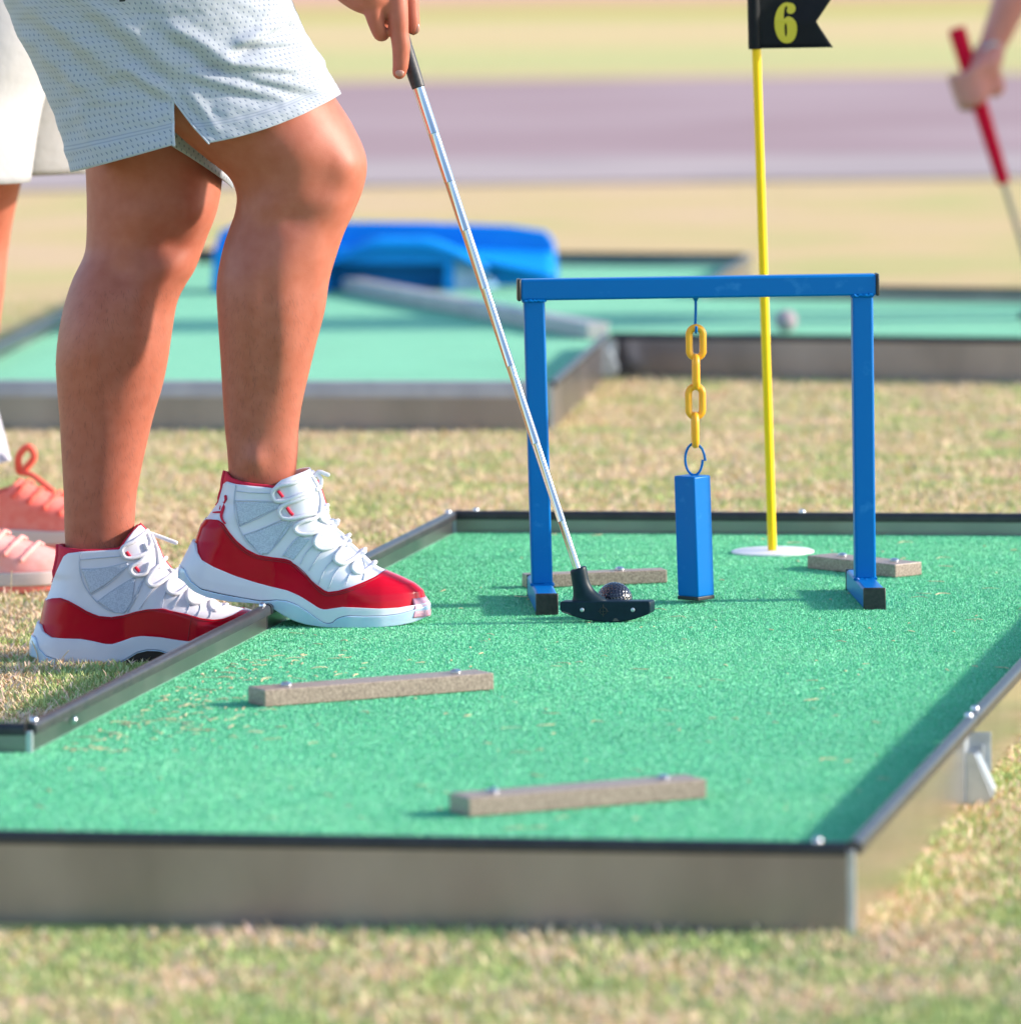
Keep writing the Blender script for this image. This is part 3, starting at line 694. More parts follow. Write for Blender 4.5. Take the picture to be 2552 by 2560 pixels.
def remeshed(name, k, m, parent, voxel=.003, smooth=6, fac=.6):
    me = bpy.data.meshes.new('tmp'); me.from_pydata([tuple(p) for p in k.v], [], k.f)
    bm = bmesh.new(); bm.from_mesh(me); bmesh.ops.recalc_face_normals(bm, faces=bm.faces); bm.to_mesh(me); bm.free()
    t = bpy.data.objects.new('tmp', me); COL.objects.link(t)
    r = t.modifiers.new('r', 'REMESH'); r.mode = 'VOXEL'; r.voxel_size = voxel
    s_ = t.modifiers.new('s', 'SMOOTH'); s_.iterations = smooth; s_.factor = fac
    dg = bpy.context.evaluated_depsgraph_get(); me2 = bpy.data.meshes.new_from_object(t.evaluated_get(dg))
    bpy.data.objects.remove(t); bpy.data.meshes.remove(me)
    me2.name = name; me2.materials.clear(); me2.materials.append(m)
    off = ROOT.get(parent.name, Vector()) if parent else Vector()
    co = np.empty(len(me2.vertices) * 3, np.float32); me2.vertices.foreach_get('co', co)
    co = co.reshape(-1, 3) - np.array(off, np.float32); me2.vertices.foreach_set('co', co.ravel()); me2.update()
    me2.polygons.foreach_set('use_smooth', [True] * len(me2.polygons))
    o = bpy.data.objects.new(name, me2); COL.objects.link(o)
    if parent: o.parent = parent; ROOT[o.name] = off
    return o
YN, YF = 8.045, 8.165
gol = thing('person', 'golfer in pale mesh shorts and red and white sneakers holding the black putter', 'person', (-.38, 8.1, GZ))
bk = MB()
near_rows = [(-40, -640, 900, -700, YN - .01, .85), (180, -300, 1060, -420, YN, .9), (430, 150, 1205, -20, YN, .92), (620, 420, 1385, 300, YN, .92), (770, 580, 1470, 430, YN, .92), (900, 690, 1540, 540, YN, .93), (1000, 772, 1588, 650, YN, .92),
    (1036, 850, 1599, 735, YN, .92), (1030, 930, 1584, 835, YN, .9), (1008, 995, 1546, 930, YN, .9), (980, 1082, 1510, 1012, YN, .93), (957, 1200, 1476, 1110, YN, .96), (952, 1280, 1442, 1225, YN, .98), (958, 1395, 1420, 1355, YN, .98), (968, 1575, 1386, 1490, YN, .95),
    (975, 1725, 1350, 1640, YN, .9), (985, 1875, 1322, 1770, YN, .84), (995, 1975, 1308, 1880, YN, .8), (1000, 2050, 1304, 1985, YN, .78), (1010, 2140, 1290, 2110, YN, .74), (1020, 2230, 1270, 2215, YN, .72)]
far_rows = [(40, -640, 940, -700, YF + .02, .85), (250, -250, 990, -300, YF + .01, .92), (330, 300, 985, 200, YF, .93), (366, 600, 987, 560, YF, .93), (377, 770, 976, 760, YF, .92), (381, 900, 957, 885, YF, .9), (380, 1050, 906, 1040, YF, .9), (368, 1125, 884, 1105, YF, .92),
    (322, 1225, 848, 1188, YF, .94), (291, 1325, 812, 1248, YF, .96), (265, 1445, 776, 1325, YF, .97), (250, 1575, 755, 1440, YF, .96), (252, 1675, 735, 1575, YF, .94), (262, 1825, 710, 1695, YF, .9), (270, 1975, 675, 1815, YF, .86), (278, 2125, 640, 1960, YF, .82), (283, 2275, 602, 2150, YF, .8), (285, 2350, 590, 2290, YF, .76), (292, 2440, 575, 2430, YF, .72), (300, 2520, 560, 2520, YF, .70)]
NB = [(1300, 690, .0045, 150, 110), (1552, 735, .0085, 85, 105), (1425, 785, -.0045, 115, 85), (1490, 910, .0045, 70, 75), (1290, 945, -.0045, 95, 65), (1180, 900, .0045, 75, 75), (1080, 1330, .0105, 110, 240), (1255, 1420, .006, 95, 280), (1175, 1450, -.0033, 42, 280), (1400, 1300, .003, 40, 220), (1120, 2010, .0075, 50, 70)]
FB = [(870, 925, 0.0090, 85, 90), (745, 1060, -0.0090, 90, 70), (540, 1190, -0.0060, 60, 60), (640, 950, 0.0060, 120, 100), (800, 1150, 0.0045, 70, 70), (400, 1480, 0.0120, 130, 260), (600, 1420, 0.0075, 120, 240), (500, 1500, -0.0030, 45, 260), (690, 1350, -0.0030, 50, 180)]
nl = loft_limb(near_rows, 200, 72, NB); fl = loft_limb(far_rows, 200, 72, FB)
for q in (nl, fl): bk.add(q.v, q.f)
# pelvis, torso, shoulders, arms, neck, head (mostly above the picture)
hipc = (z2(430, -640, YN) + z2(490, -640, YF)) / 2
chest = hipc + Vector((.17, 0, .40)); neck = chest + Vector((.10, 0, .17)); headc = neck + Vector((.075, 0, .10))
bk.tube(vspline([hipc - Vector((0, 0, .10)), hipc + Vector((.0, 0, .02)), hipc + Vector((.07, 0, .2)), chest, neck - Vector((.03, 0, .05)), neck], 18), [.12, .15, .15, .15, .155, .155, .16, .165, .165, .165, .16, .15, .13, .11, .085, .065, .06, .058], 24)
bk.ball(headc, (.098, .076, .118), 28)
for e in ((.094, 0, -.012, .02, .015, .022), (.082, 0, -.06, .03, .03, .025), (.0, .078, -.01, .02, .01, .03), (.0, -.078, -.01, .02, .01, .03), (.07, .03, .012, .03, .02, .012), (.07, -.03, .012, .03, .02, .012)):
    bk.ball(headc + Vector(e[:3]), e[3:], 12)
z8 = lambda x, y, Y: at_y(800 + x / 4.815, y / 4.815, Y)
HY = PY + .072
wrist = z8(60, -520, HY - .01)
for sgn, hand in ((-1, wrist), (1, wrist + Vector((-.02, .10, .12)))):
    sh = chest + Vector((.05, sgn * .175, .10)); el = (sh + hand) / 2 + Vector((.02, sgn * .06, -.02))
    bk.tube(vspline([chest + Vector((.03, sgn * .08, .09)), sh, (sh + el) / 2, el, (el + hand) / 2, hand], 24), [.075, .075, .072, .068, .064, .06, .056, .053, .050, .048, .046, .045, .045, .046, .046, .045, .043, .04, .038, .035, .033, .031, .029, .028], 18)
def finger(pts, rr):
    P = [z8(*p) for p in pts]; n = 20
    Q = spline([(*p, q) for p, q in zip([tuple(p) for p in P], rr)], n)
    bk.tube([Vector(q[:3]) for q in Q], [float(q[3]) for q in Q], 16, round_ends=True)
# back of the hand and knuckles
bk.tube(vspline([wrist, z8(330, -300, HY - .012), z8(560, -120, HY - .012), z8(760, -10, HY - .008)], 14), [.028, .029, .031, .033, .0345, .0355, .036, .0355, .035, .034, .0325, .031, .029, .026], 20, round_ends=True, flat=.85)
finger([(880, -260, HY - .012), (915, -60, HY - .018), (932, 110, HY - .020), (945, 260, HY - .0205), (958, 400, HY - .0205), (972, 520, HY - .020), (976, 640, HY - .0195), (970, 780, HY - .0185), (955, 870, HY - .0175)], (.015, .0138, .0132, .0124, .0112, .0114, .0106, .0098, .0088))
finger([(640, -140, HY - .020), (640, 60, HY - .024), (662, 220, HY - .024), (708, 380, HY - .020), (745, 412, HY - .010), (775, 350, HY + .004), (800, 230, HY + .012)], (.0145, .0130, .0108, .0088, .0092, .0095, .009))
finger([(600, -160, HY - .004), (630, 20, HY + .004), (675, 200, HY + .006), (712, 330, HY + .012), (770, 340, HY + .022), (860, 240, HY + .026)], (.0135, .012, .0100, .0090, .0092, .009))
finger([(560, -190, HY + .014), (620, -20, HY + .024), (690, 120, HY + .028), (770, 190, HY + .032), (850, 150, HY + .034)], (.013, .0115, .0108, .010, .0095))
finger([(820, -330, HY + .010), (980, -170, HY + .010), (1085, -20, HY + .008), (1098, 120, HY + .007), (1112, 250, HY + .006), (1124, 345, HY + .006)], (.017, .014, .0105, .0098, .0092, .0082))
body = remeshed('body', bk, M['skin'], gol, .0024, 6, .5)
hk = MB(); bm_ = body.data; off_ = ROOT[body.name]; cand = []
for v in bm_.vertices:
    w_ = v.co + off_
    if .02 < w_.z < .40 and v.normal.y < .5: cand.append(v.index)
for i_ in random.sample(cand, min(2600, len(cand))):
    v = bm_.vertices[i_]; p = v.co + off_; nn = v.normal
    t_ = Vector((random.gauss(.12, .25), random.gauss(0, .2), -1)); t_ = (t_ - nn * t_.dot(nn)).normalized(); sd_ = nn.cross(t_) * .00008; L = random.uniform(.004, .010)
    a, m_, e_ = p - nn * .0003, p + t_ * L * .5 + nn * L * .28, p + t_ * L + nn * L * .34
    hk.add([a - sd_, a + sd_, m_ + sd_, m_ - sd_, e_], [(0, 1, 2, 3), (3, 2, 4)])
tag(hk.build('leg_hair', M['hair'], body, angle=0), kind='stuff')
nb = MB().ball(z8(1162, 335, HY + .0015), (.0040, .0022, .0066), 14); nb.build('fingernail', M['nail'], body)
MB().ball(z8(958, 880, HY - .0262), (.0054, .0016, .0040), 14).build('fingernail', M['nail'], body)
MB().ball(headc + Vector((-.018, 0, .028)), (.100, .083, .105), 26).build('hair', M['hair'], gol)
for sgn in (-1, 1): MB().ball(headc + Vector((.089, sgn * .032, .006)), (.01, .012, .009), 12).build('eye', M['shirt'], gol)
# shirt (above the picture)
sh_ = MB().tube(vspline([hipc + Vector((.02, 0, .08)), hipc + Vector((.08, 0, .22)), chest, neck - Vector((.05, 0, .07))], 14), [.185, .185, .186, .188, .19, .192, .195, .195, .192, .186, .172, .15, .12, .10], 28)
for sgn in (-1, 1):
    sh = chest + Vector((.05, sgn * .175, .10)); hand = wrist if sgn < 0 else wrist + Vector((-.02, .10, .12)); el = (sh + hand) / 2 + Vector((.02, sgn * .06, -.02))
    sh_.tube([chest + Vector((.03, sgn * .08, .09)), sh, sh * .35 + el * .65], [.10, .10, .085], 20)
remeshed('shirt', sh_, M['shirt'], gol, .006, 6, .5)

# shorts --------------------------------------------------------------
FOLDS = [((150, 40), (560, 350), .006, 42), ((60, 130), (420, 420), .004, 40), ((430, 40), (770, 300), .0065, 45), ((760, 130), (1010, 262), .007, 34), ((1010, 225), (1290, 75), .0075, 26), ((940, 262), (1300, 300), .007, 24), ((1000, 290), (1400, 385), .0065, 26), ((870, 330), (1250, 400), .005, 26),
         ((1060, 190), (1330, 180), .005, 24), ((560, 300), (770, 440), .005, 30), ((330, 330), (420, 640), .004, 40), ((840, 400), (960, 540), .004, 24), ((1180, 60), (1250, -60), .006, 26), ((1290, 90), (1320, 130), .006, 20), ((1400, 250), (1440, 290), .005, 16)]
def fold_disp(x, y):
    d = 0.0
    for (ax_, ay), (bx, by), amp, wd in FOLDS:
        vx, vy = bx - ax_, by - ay; L2 = vx * vx + vy * vy
        t = max(0, min(1, ((x - ax_) * vx + (y - ay) * vy) / L2)); qx, qy = x - ax_ - t * vx, y - ay - t * vy
        dist = math.hypot(qx, qy); side = (vx * qy - vy * qx) / math.sqrt(L2)
        env = math.sin(math.pi * min(1, max(.0, (t * .8 + .1)))) ** .6
        d += amp * env * (math.exp(-(dist / wd) ** 2) - .9 * math.exp(-((side - wd * 1.3) / wd) ** 2) * (1 if 0 < t < 1 else math.exp(-(dist / wd / 2) ** 2)))
    return d
def shorts_tube(k, rows, Yc, slit, folds, hemdrop, ns=110, nc=260, p=2.0):
    rws = spline(rows, ns); n = nc; G = []; UVs = []
    lens = [0.0]
    for i in range(ns - 1):
        a0 = (z2(rws[i][0], rws[i][1], Yc) + z2(rws[i][2], rws[i][3], Yc)) / 2; a1 = (z2(rws[i + 1][0], rws[i + 1][1], Yc) + z2(rws[i + 1][2], rws[i + 1][3], Yc)) / 2
        lens.append(lens[-1] + (a1 - a0).length)
    tot = lens[-1]
    for i, (lx, ly, rx, ry, dn, df) in enumerate(rws):
        a, c = z2(lx, ly, Yc), z2(rx, ry, Yc); m = (a + c) / 2; h = (c - a) / 2
        vd = tot - lens[i]                      # distance above the hem
        o0 = o1 = 0.0
        if slit and vd < slit[0]:
            f = 1 - vd / slit[0]; o0 = slit[2] * f ** .8; o1 = slit[3] * f ** 1.1
        row, uvr, acc = [], [], 0.0
        for j in range(n + 1):
            q = j / n; ang = -math.pi / 2 + (slit[1] if slit else 0) + o1 + q * (2 * math.pi - o1 - o0)
            cs, sn = math.cos(ang), math.sin(ang)
            x = math.copysign(abs(cs) ** .92, cs); y = math.copysign(abs(sn) ** .92, sn)
            P = m + h * x + Vector((0, (dn if sn < 0 else df) * y, 0))
            fr = max(0, 1 - vd / .20)
            P = P + hemdrop(x, sn) * fr ** 1.5
            if folds:
                px, py = (lx + rx) / 2 + (rx - lx) / 2 * x, (ly + ry) / 2 + (ry - ly) / 2 * x + 30 * -min(sn, 0)
                d = fold_disp(px, py) + .0022 * mnoise.noise(Vector((px * .010, py * .016, 3.0))) + .0010 * mnoise.noise(Vector((px * .03, py * .045, 9.0)))
                wgt = ((1 - sn) / 2) ** .7; P = P + Vector((x * d * .8 * wgt, -d * max(0, -sn), 0))
            if vd < .020: P = P + Vector((x * .0009, .0011 * sn, 0))
            row.append(P)
        for j in range(n + 1):
            if j: acc += (row[j] - row[j - 1]).length
            uvr.append((acc, vd))
        G.append(row); UVs.append(uvr)
        if slit and vd < slit[0]: k.slit[0].append(row[0] + Vector((0, -.0004, 0))); k.slit[1].append(row[-1] + Vector((0, -.0004, 0)))
    base = len(k.v); k.grid(G)
    k.uv.extend([u for r in UVs for u in r])
def hd_near(x, sn):
    q = min(1, max(0, (x + .16) / .18)); q = q * q * (3 - 2 * q)
    d = (max(0, x) * (1 - abs(x)) * 4 * .008 + q * .0085 * (1 - max(x, 0))) if sn < 0 else 0.0
    d *= min(1, -sn * 3) if sn < 0 else 0
    return Vector((.0, 0, -d))
def hd_far(x, sn):
    return Vector((0, 0, .026 * max(0, -sn) * (1 - .3 * x)))
sk = MB(); sk.uv = []; sk.slit = ([], [])
shorts_tube(sk, [(-90, -560, 1130, -640, .16, .17), (-70, -340, 1180, -430, .15, .15), (-20, -110, 1238, -170, .135, .13), (46, 60, 1275, -10, .125, .11), (118, 222, 1318, 120, .118, .10), (190, 380, 1395, 235, .112, .098), (256, 545, 1440, 322, .108, .098), (318, 752, 1487, 412, .112, .098)], YN, (.050, R(-4.5), R(5.8), R(6.6)), True, hd_near)
shorts_tube(sk, [(-60, -560, 1130, -640, .15, .16), (0, -340, 1100, -420, .14, .14), (140, 0, 1075, -20, .115, .125), (250, 300, 1050, 400, .104, .12), (330, 500, 1012, 825, .096, .118)], YF + .01, None, False, hd_far, 60, 140)
def build_uv(k, name, m, parent, solid):
    o = k.build(name, m, parent, solid=solid, angle=0); me = o.data
    wd = o.modifiers.new('weld', 'WELD'); wd.merge_threshold = .00005; o.modifiers.move(1, 0)
    uvl = me.uv_layers.new(name='UVMap'); vi = np.empty(len(me.loops), np.int32); me.loops.foreach_get('vertex_index', vi)
    uvl.data.foreach_set('uv', np.array(k.uv, np.float32)[vi].ravel()); return o
shorts = build_uv(sk, 'shorts', M['jersey'], gol, .0011)
MB().tube(vspline([hipc + Vector((0, 0, -.06)), hipc + Vector((.01, 0, .03)), hipc + Vector((.05, 0, .14))], 8), [.215, .205, .20, .195, .19, .188, .185, .182], 40).build('waist', M['shirt'], shorts)
for e_ in sk.slit: MB().tube(e_, .0019, 8, round_ends=True, flat=.6).build('slit_trim', M['trim'], shorts, angle=0)
pp = [z2(x, y, YN - .146) for x, y in ((512, -40), (575, -40), (548, 6), (525, 8))]
MB().prism(pp, (0, .001, 0)).build('logo_patch', M['patch'], shorts, smooth=False)

# the two sneakers ------------------------------------------------------
N6 = 2.918 * 2117
near_C = dict(
    back=[(60, 1205), (60, 800), (75, 745), (150, 600), (165, 575), (200, 470), (240, 415), (290, 350), (328, 300), (325, 268), (345, 210), (355, 130), (372, 64), (385, 30)],
    front=[(1812, 1215), (1835, 1150), (1838, 1060), (1826, 1010), (1815, 968), (1750, 912), (1650, 862), (1535, 812), (1480, 785), (1430, 738), (1370, 678), (1300, 615), (1260, 560), (1190, 497), (1150, 430), (1120, 330), (1090, 230), (1060, 150), (1012, 72), (1000, 40)],
    sole=[(40, 850), (75, 868), (110, 905), (150, 935), (250, 978), (400, 1008), (550, 1020), (660, 1030), (720, 1062), (790, 1108), (870, 1152), (960, 1180), (1060, 1195), (1140, 1201), (1300, 1206), (1500, 1206), (1650, 1197), (1750, 1182), (1810, 1165), (1870, 1140)],
    out_hi=[(40, 760), (75, 775), (90, 812), (120, 860), (200, 920), (350, 957), (500, 986), (640, 1012), (690, 1008), (750, 1002), (830, 1008), (900, 1035), (980, 1085), (1050, 1140), (1100, 1172), (1150, 1176), (1195, 1135), (1270, 1115), (1400, 1122), (1550, 1122), (1650, 1114), (1760, 1090), (1850, 1070)],
    mid_lo=[(40, 760), (75, 770), (90, 805), (120, 852), (200, 912), (350, 950), (500, 980), (640, 1004), (750, 998), (830, 1004), (900, 1031), (980, 1081), (1050, 1136), (1100, 1168), (1150, 1172), (1195, 1131), (1270, 1111), (1400, 1118), (1550, 1118), (1650, 1110), (1760, 1086), (1850, 1066)],
    mid_hi=[(60, 560), (150, 580), (162, 645), (200, 700), (300, 757), (450, 822), (600, 872), (720, 906), (830, 932), (920, 972), (1000, 1022), (1060, 1062), (1100, 1072), (1160, 1062), (1230, 1052), (1350, 1058), (1500, 1068), (1650, 1068), (1770, 1056), (1850, 1050)],
    mud_lo=[(60, 640), (165, 660), (200, 710), (300, 765), (450, 830), (600, 880), (720, 915), (830, 940), (920, 980), (1000, 1030), (1060, 1070), (1100, 1080), (1160, 1070), (1230, 1060), (1350, 1066), (1500, 1078), (1650, 1078), (1770, 1066), (1850, 1058)],
    mud_hi=[(60, 425), (210, 425), (240, 416), (270, 412), (330, 412), (372, 438), (420, 508), (470, 568), (540, 628), (620, 670), (720, 688), (820, 700), (890, 725), (960, 780), (1020, 850), (1070, 908), (1120, 943), (1200, 934), (1300, 905), (1400, 870), (1480, 840), (1535, 812), (1850, 812)],
    upper_hi=[(280, 300), (330, 300), (345, 240), (368, 160), (395, 136), (460, 150), (600, 165), (700, 176), (738, 182), (765, 150), (800, 120), (870, 95), (940, 74), (1000, 58), (1040, 60)],
    collar=[(300, 62), (375, 62), (400, 88), (430, 108), (500, 130), (600, 147), (700, 157), (740, 165), (800, 150), (1060, 150)],
    lining_lo=[(200, 330), (1100, 330)], laces=None, seams=None)
near_C['mud_lo2'] = near_C['mud_lo']
near_C['mesh'] = [([(458, 278), (560, 280), (680, 283), (785, 292)], [(490, 456), (560, 424), (680, 366), (800, 312)]), ([(512, 528), (640, 486), (760, 440), (868, 410)], [(640, 668), (668, 668), (690, 664), (728, 620)]), ([(728, 622), (790, 545), (840, 490), (868, 412)], [(690, 664), (700, 655), (715, 640), (728, 626)]), ([(800, 675), (850, 605), (900, 550), (935, 535)], [(880, 710), (905, 680), (935, 640), (1000, 560)])]
near_C['seams'] = [[(470, 150), (455, 230), (452, 320), (470, 420), (510, 520), (570, 605), (650, 672)], [(458, 270), (600, 272), (785, 284)], [(490, 460), (640, 395), (800, 312)], [(512, 526), (640, 482), (800, 415)], [(690, 668), (780, 570), (880, 432)], [(800, 685), (870, 600), (935, 535)], [(930, 740), (980, 650), (1040, 590)], [(990, 790), (1050, 700), (1105, 630)], [(1060, 890), (1110, 780), (1185, 690)], [(1130, 920), (1175, 820), (1230, 750)], [(1260, 890), (1285, 830), (1310, 790)], [(470, 200), (600, 212), (730, 218)], [(1375, 700), (1400, 780), (1390, 860)]]
near_C['threads'] = [[(215, 440), (268, 426), (328, 426), (365, 450), (412, 520), (464, 582), (535, 642), (618, 684), (720, 702), (818, 714), (884, 738), (952, 793), (1012, 863), (1062, 921), (1118, 957), (1202, 948), (1304, 919), (1404, 884), (1484, 854), (1530, 836)], [(225, 452), (268, 438), (324, 438), (358, 460), (404, 528), (456, 592), (530, 654), (615, 696), (718, 714), (815, 727), (878, 750), (944, 804), (1004, 874), (1056, 932), (1116, 970), (1204, 961), (1307, 931), (1407, 896)]]
near_C['laces'] = [([(1005, 100), (900, 140), (800, 160), (748, 190), (737, 235), (760, 272), (830, 272), (920, 238), (1015, 205)], 1), ([(1015, 238), (900, 275), (822, 302), (787, 332), (785, 368), (815, 400), (880, 405), (960, 386), (1040, 372)], 1), ([(1110, 345), (1045, 405), (960, 425), (908, 450), (895, 485), (930, 515), (1000, 518), (1100, 492), (1180, 480)], 1), ([(1185, 460), (1120, 512), (1062, 532), (1037, 570), (1047, 608), (1090, 632), (1170, 618), (1255, 588)], 1), ([(1268, 565), (1232, 635), (1190, 680), (1188, 718), (1238, 742), (1310, 716), (1380, 672)], 1), ([(1378, 690), (1332, 736), (1308, 775), (1338, 808), (1400, 802), (1455, 768)], 1),
    ([(1020, 110), (1062, 190), (1085, 290), (1078, 405)], 0), ([(1040, 110), (1072, 82), (1136, 104)], 0), ([(1060, 100), (1085, 140), (1078, 190), (1055, 205)], 0), ([(1120, 330), (1128, 370), (1095, 380)], 0), ([(1165, 440), (1190, 470), (1165, 495)], 0), ([(1085, 420), (1130, 450), (1180, 445)], 0), ([(1240, 560), (1290, 590), (1270, 620)], 0)]
near_C['redloops'] = [[(775, 198), (810, 246)], [(838, 322), (862, 360), (882, 378)]]
near_C['logo'] = [([(388, 243), (390, 262)], (.0018, .0016)), ([(389, 262), (380, 295), (372, 330)], (.0012, .0016)), ([(372, 325), (366, 342), (358, 362)], (.0022, .0020)), ([(352, 318), (347, 335)], (.0016, .0016)), ([(358, 356), (325, 360), (292, 366)], (.0018, .0009)), ([(360, 358), (356, 385), (366, 415), (384, 436)], (.0020, .0010)), ([(372, 310), (380, 290), (370, 288)], (.001, .0008))]
near_C['toe'] = ([(1800, 1150)], [(1830, 1012)])
sneaker(gol, YN, N6, (0, 1206), (440, 1150 + 1206 / 2.918), near_C, 'red and white sneaker with its toe on the turf, heel over the rail')
F7 = 3.3207 * 2078
far_C = dict(
    back=[(95, 1290), (95, 1110), (118, 1040), (150, 950), (170, 860), (195, 760), (230, 680), (262, 578), (255, 530), (275, 450), (287, 390), (292, 294), (295, 270)],
    front=[(2085, 1300), (2110, 1200), (2108, 1120), (2080, 1040), (2045, 960), (1960, 890), (1880, 862), (1840, 850), (1780, 843), (1700, 836), (1640, 805), (1560, 740), (1470, 688), (1400, 645), (1300, 585), (1250, 518), (1180, 428), (1150, 340), (1100, 240), (1045, 190), (990, 132), (980, 110)],
    sole=[(60, 1215), (112, 1222), (150, 1262), (250, 1280), (400, 1284), (600, 1280), (750, 1274), (830, 1262), (900, 1222), (960, 1184), (1050, 1162), (1150, 1166), (1220, 1190), (1300, 1240), (1400, 1272), (1500, 1280), (1800, 1280), (1950, 1270), (2060, 1240), (2150, 1215)],
    out_hi=[(60, 1040), (112, 1052), (140, 1140), (200, 1202), (300, 1236), (400, 1256), (520, 1270), (650, 1273), (750, 1268), (830, 1256), (900, 1216), (960, 1178), (1050, 1156), (1150, 1160), (1220, 1184), (1300, 1205), (1500, 1205), (1800, 1200), (2000, 1180), (2150, 1170)],
    mid_lo=[(60, 1036), (112, 1046), (140, 1134), (200, 1196), (300, 1230), (400, 1250), (520, 1264), (650, 1267), (750, 1262), (830, 1250), (900, 1210), (960, 1172), (1050, 1150), (1150, 1154), (1220, 1178), (1300, 1199), (1500, 1199), (1800, 1194), (2000, 1174), (2150, 1164)],
    mid_hi=[(60, 935), (145, 945), (170, 1000), (250, 1046), (350, 1056), (500, 1062), (600, 1082), (700, 1106), (760, 1108), (830, 1086), (920, 1052), (1000, 1042), (1150, 1052), (1250, 1066), (1380, 1083), (1500, 1090), (1700, 1100), (1900, 1105), (2050, 1090), (2150, 1085)],
    mud_lo=[(60, 985), (148, 985), (172, 1008), (250, 1054), (350, 1064), (500, 1070), (600, 1090), (700, 1114), (760, 1116), (830, 1094), (920, 1060), (1000, 1050), (1150, 1060), (1250, 1074), (1380, 1091), (1500, 1098), (1700, 1108), (1900, 1112), (2050, 1098), (2150, 1092)],
    mud_hi=[(60, 752), (200, 752), (225, 740), (260, 728), (330, 720), (400, 743), (480, 788), (560, 838), (650, 873), (750, 883), (850, 869), (950, 839), (1050, 819), (1170, 812), (1290, 829), (1400, 863), (1500, 893), (1600, 908), (1680, 903), (1760, 878), (1830, 850), (2150, 850)],
    upper_hi=[(220, 575), (268, 575), (300, 500), (360, 380), (400, 350), (500, 336), (700, 326), (830, 322), (860, 290), (900, 230), (950, 170), (985, 140), (1060, 140)],
    collar=[(250, 292), (292, 292), (350, 304), (500, 317), (700, 316), (820, 306), (845, 290), (870, 250), (910, 195), (955, 152), (990, 132), (1060, 132)],
    lining_lo=[(200, 620), (1100, 620)])
far_C['mud_lo2'] = far_C['mud_lo']
far_C['mesh'] = [([(512, 486), (640, 478), (780, 458), (895, 432)], [(588, 690), (700, 620), (800, 540), (905, 450)]), ([(640, 755), (760, 670), (880, 590), (960, 545)], [(790, 850), (830, 852), (870, 845), (930, 740)]), ([(930, 738), (970, 660), (1000, 600), (1035, 550)], [(880, 840), (900, 815), (915, 780), (930, 745)])]
far_C['seams'] = [[(510, 345), (497, 420), (500, 500), (525, 600), (580, 695), (660, 780), (760, 840), (860, 852)], [(512, 480), (700, 472), (895, 428)], [(590, 695), (760, 590), (905, 452)], [(638, 752), (780, 652), (960, 545)], [(885, 848), (970, 700), (1035, 552)], [(985, 820), (1050, 720), (1110, 640)], [(1175, 805), (1190, 730), (1210, 670)], [(1270, 815), (1300, 750), (1330, 700)], [(1380, 850), (1400, 800), (1392, 740)], [(1470, 880), (1490, 820), (1480, 780)], [(1570, 890), (1580, 850), (1565, 810)], [(500, 400), (700, 385), (850, 375)]]
far_C['threads'] = [[(215, 762), (262, 744), (328, 735), (394, 757), (473, 802), (554, 852), (646, 888), (750, 898), (855, 884), (955, 854), (1053, 834), (1170, 827), (1285, 843), (1395, 878), (1496, 908), (1600, 923), (1684, 918), (1764, 893)], [(1425, 870), (1405, 960), (1385, 1080)]]
far_C['laces'] = [([(1030, 205), (940, 260), (872, 292), (850, 330), (880, 388), (960, 388), (1085, 345)], 1), ([(1090, 300), (1000, 420), (932, 462), (920, 500), (960, 538), (1040, 522), (1070, 450)], 1), ([(1180, 435), (1080, 540), (1058, 590), (1090, 628), (1150, 612), (1265, 540)], 1), ([(1280, 530), (1230, 600), (1215, 650), (1250, 692), (1310, 692), (1395, 640)], 1), ([(1395, 645), (1388, 730), (1420, 772), (1490, 772), (1565, 748)], 1), ([(1580, 745), (1568, 800), (1600, 842), (1680, 832)], 1), ([(1045, 200), (1140, 232), (1288, 290)], 0), ([(1090, 225), (1130, 330), (1150, 455)], 0), ([(1060, 215), (1085, 280), (1060, 330), (1040, 290)], 0), ([(1160, 430), (1190, 455), (1150, 480)], 0), ([(1240, 510), (1285, 560), (1250, 580)], 0)]
far_C['redloops'] = [[(888, 340), (920, 388)], [(952, 462), (990, 508)]]
far_C['shank'] = [(840, 1264), (900, 1224), (960, 1188), (1050, 1166), (1150, 1170), (1215, 1192), (1300, 1240), (1330, 1262)]
sneaker(gol, YF - .005, F7, (0, 1284), (60, 1270 + 1284 / 3.3207), far_C, 'red and white sneaker flat on the dry grass behind the rail')

exec_bg = True
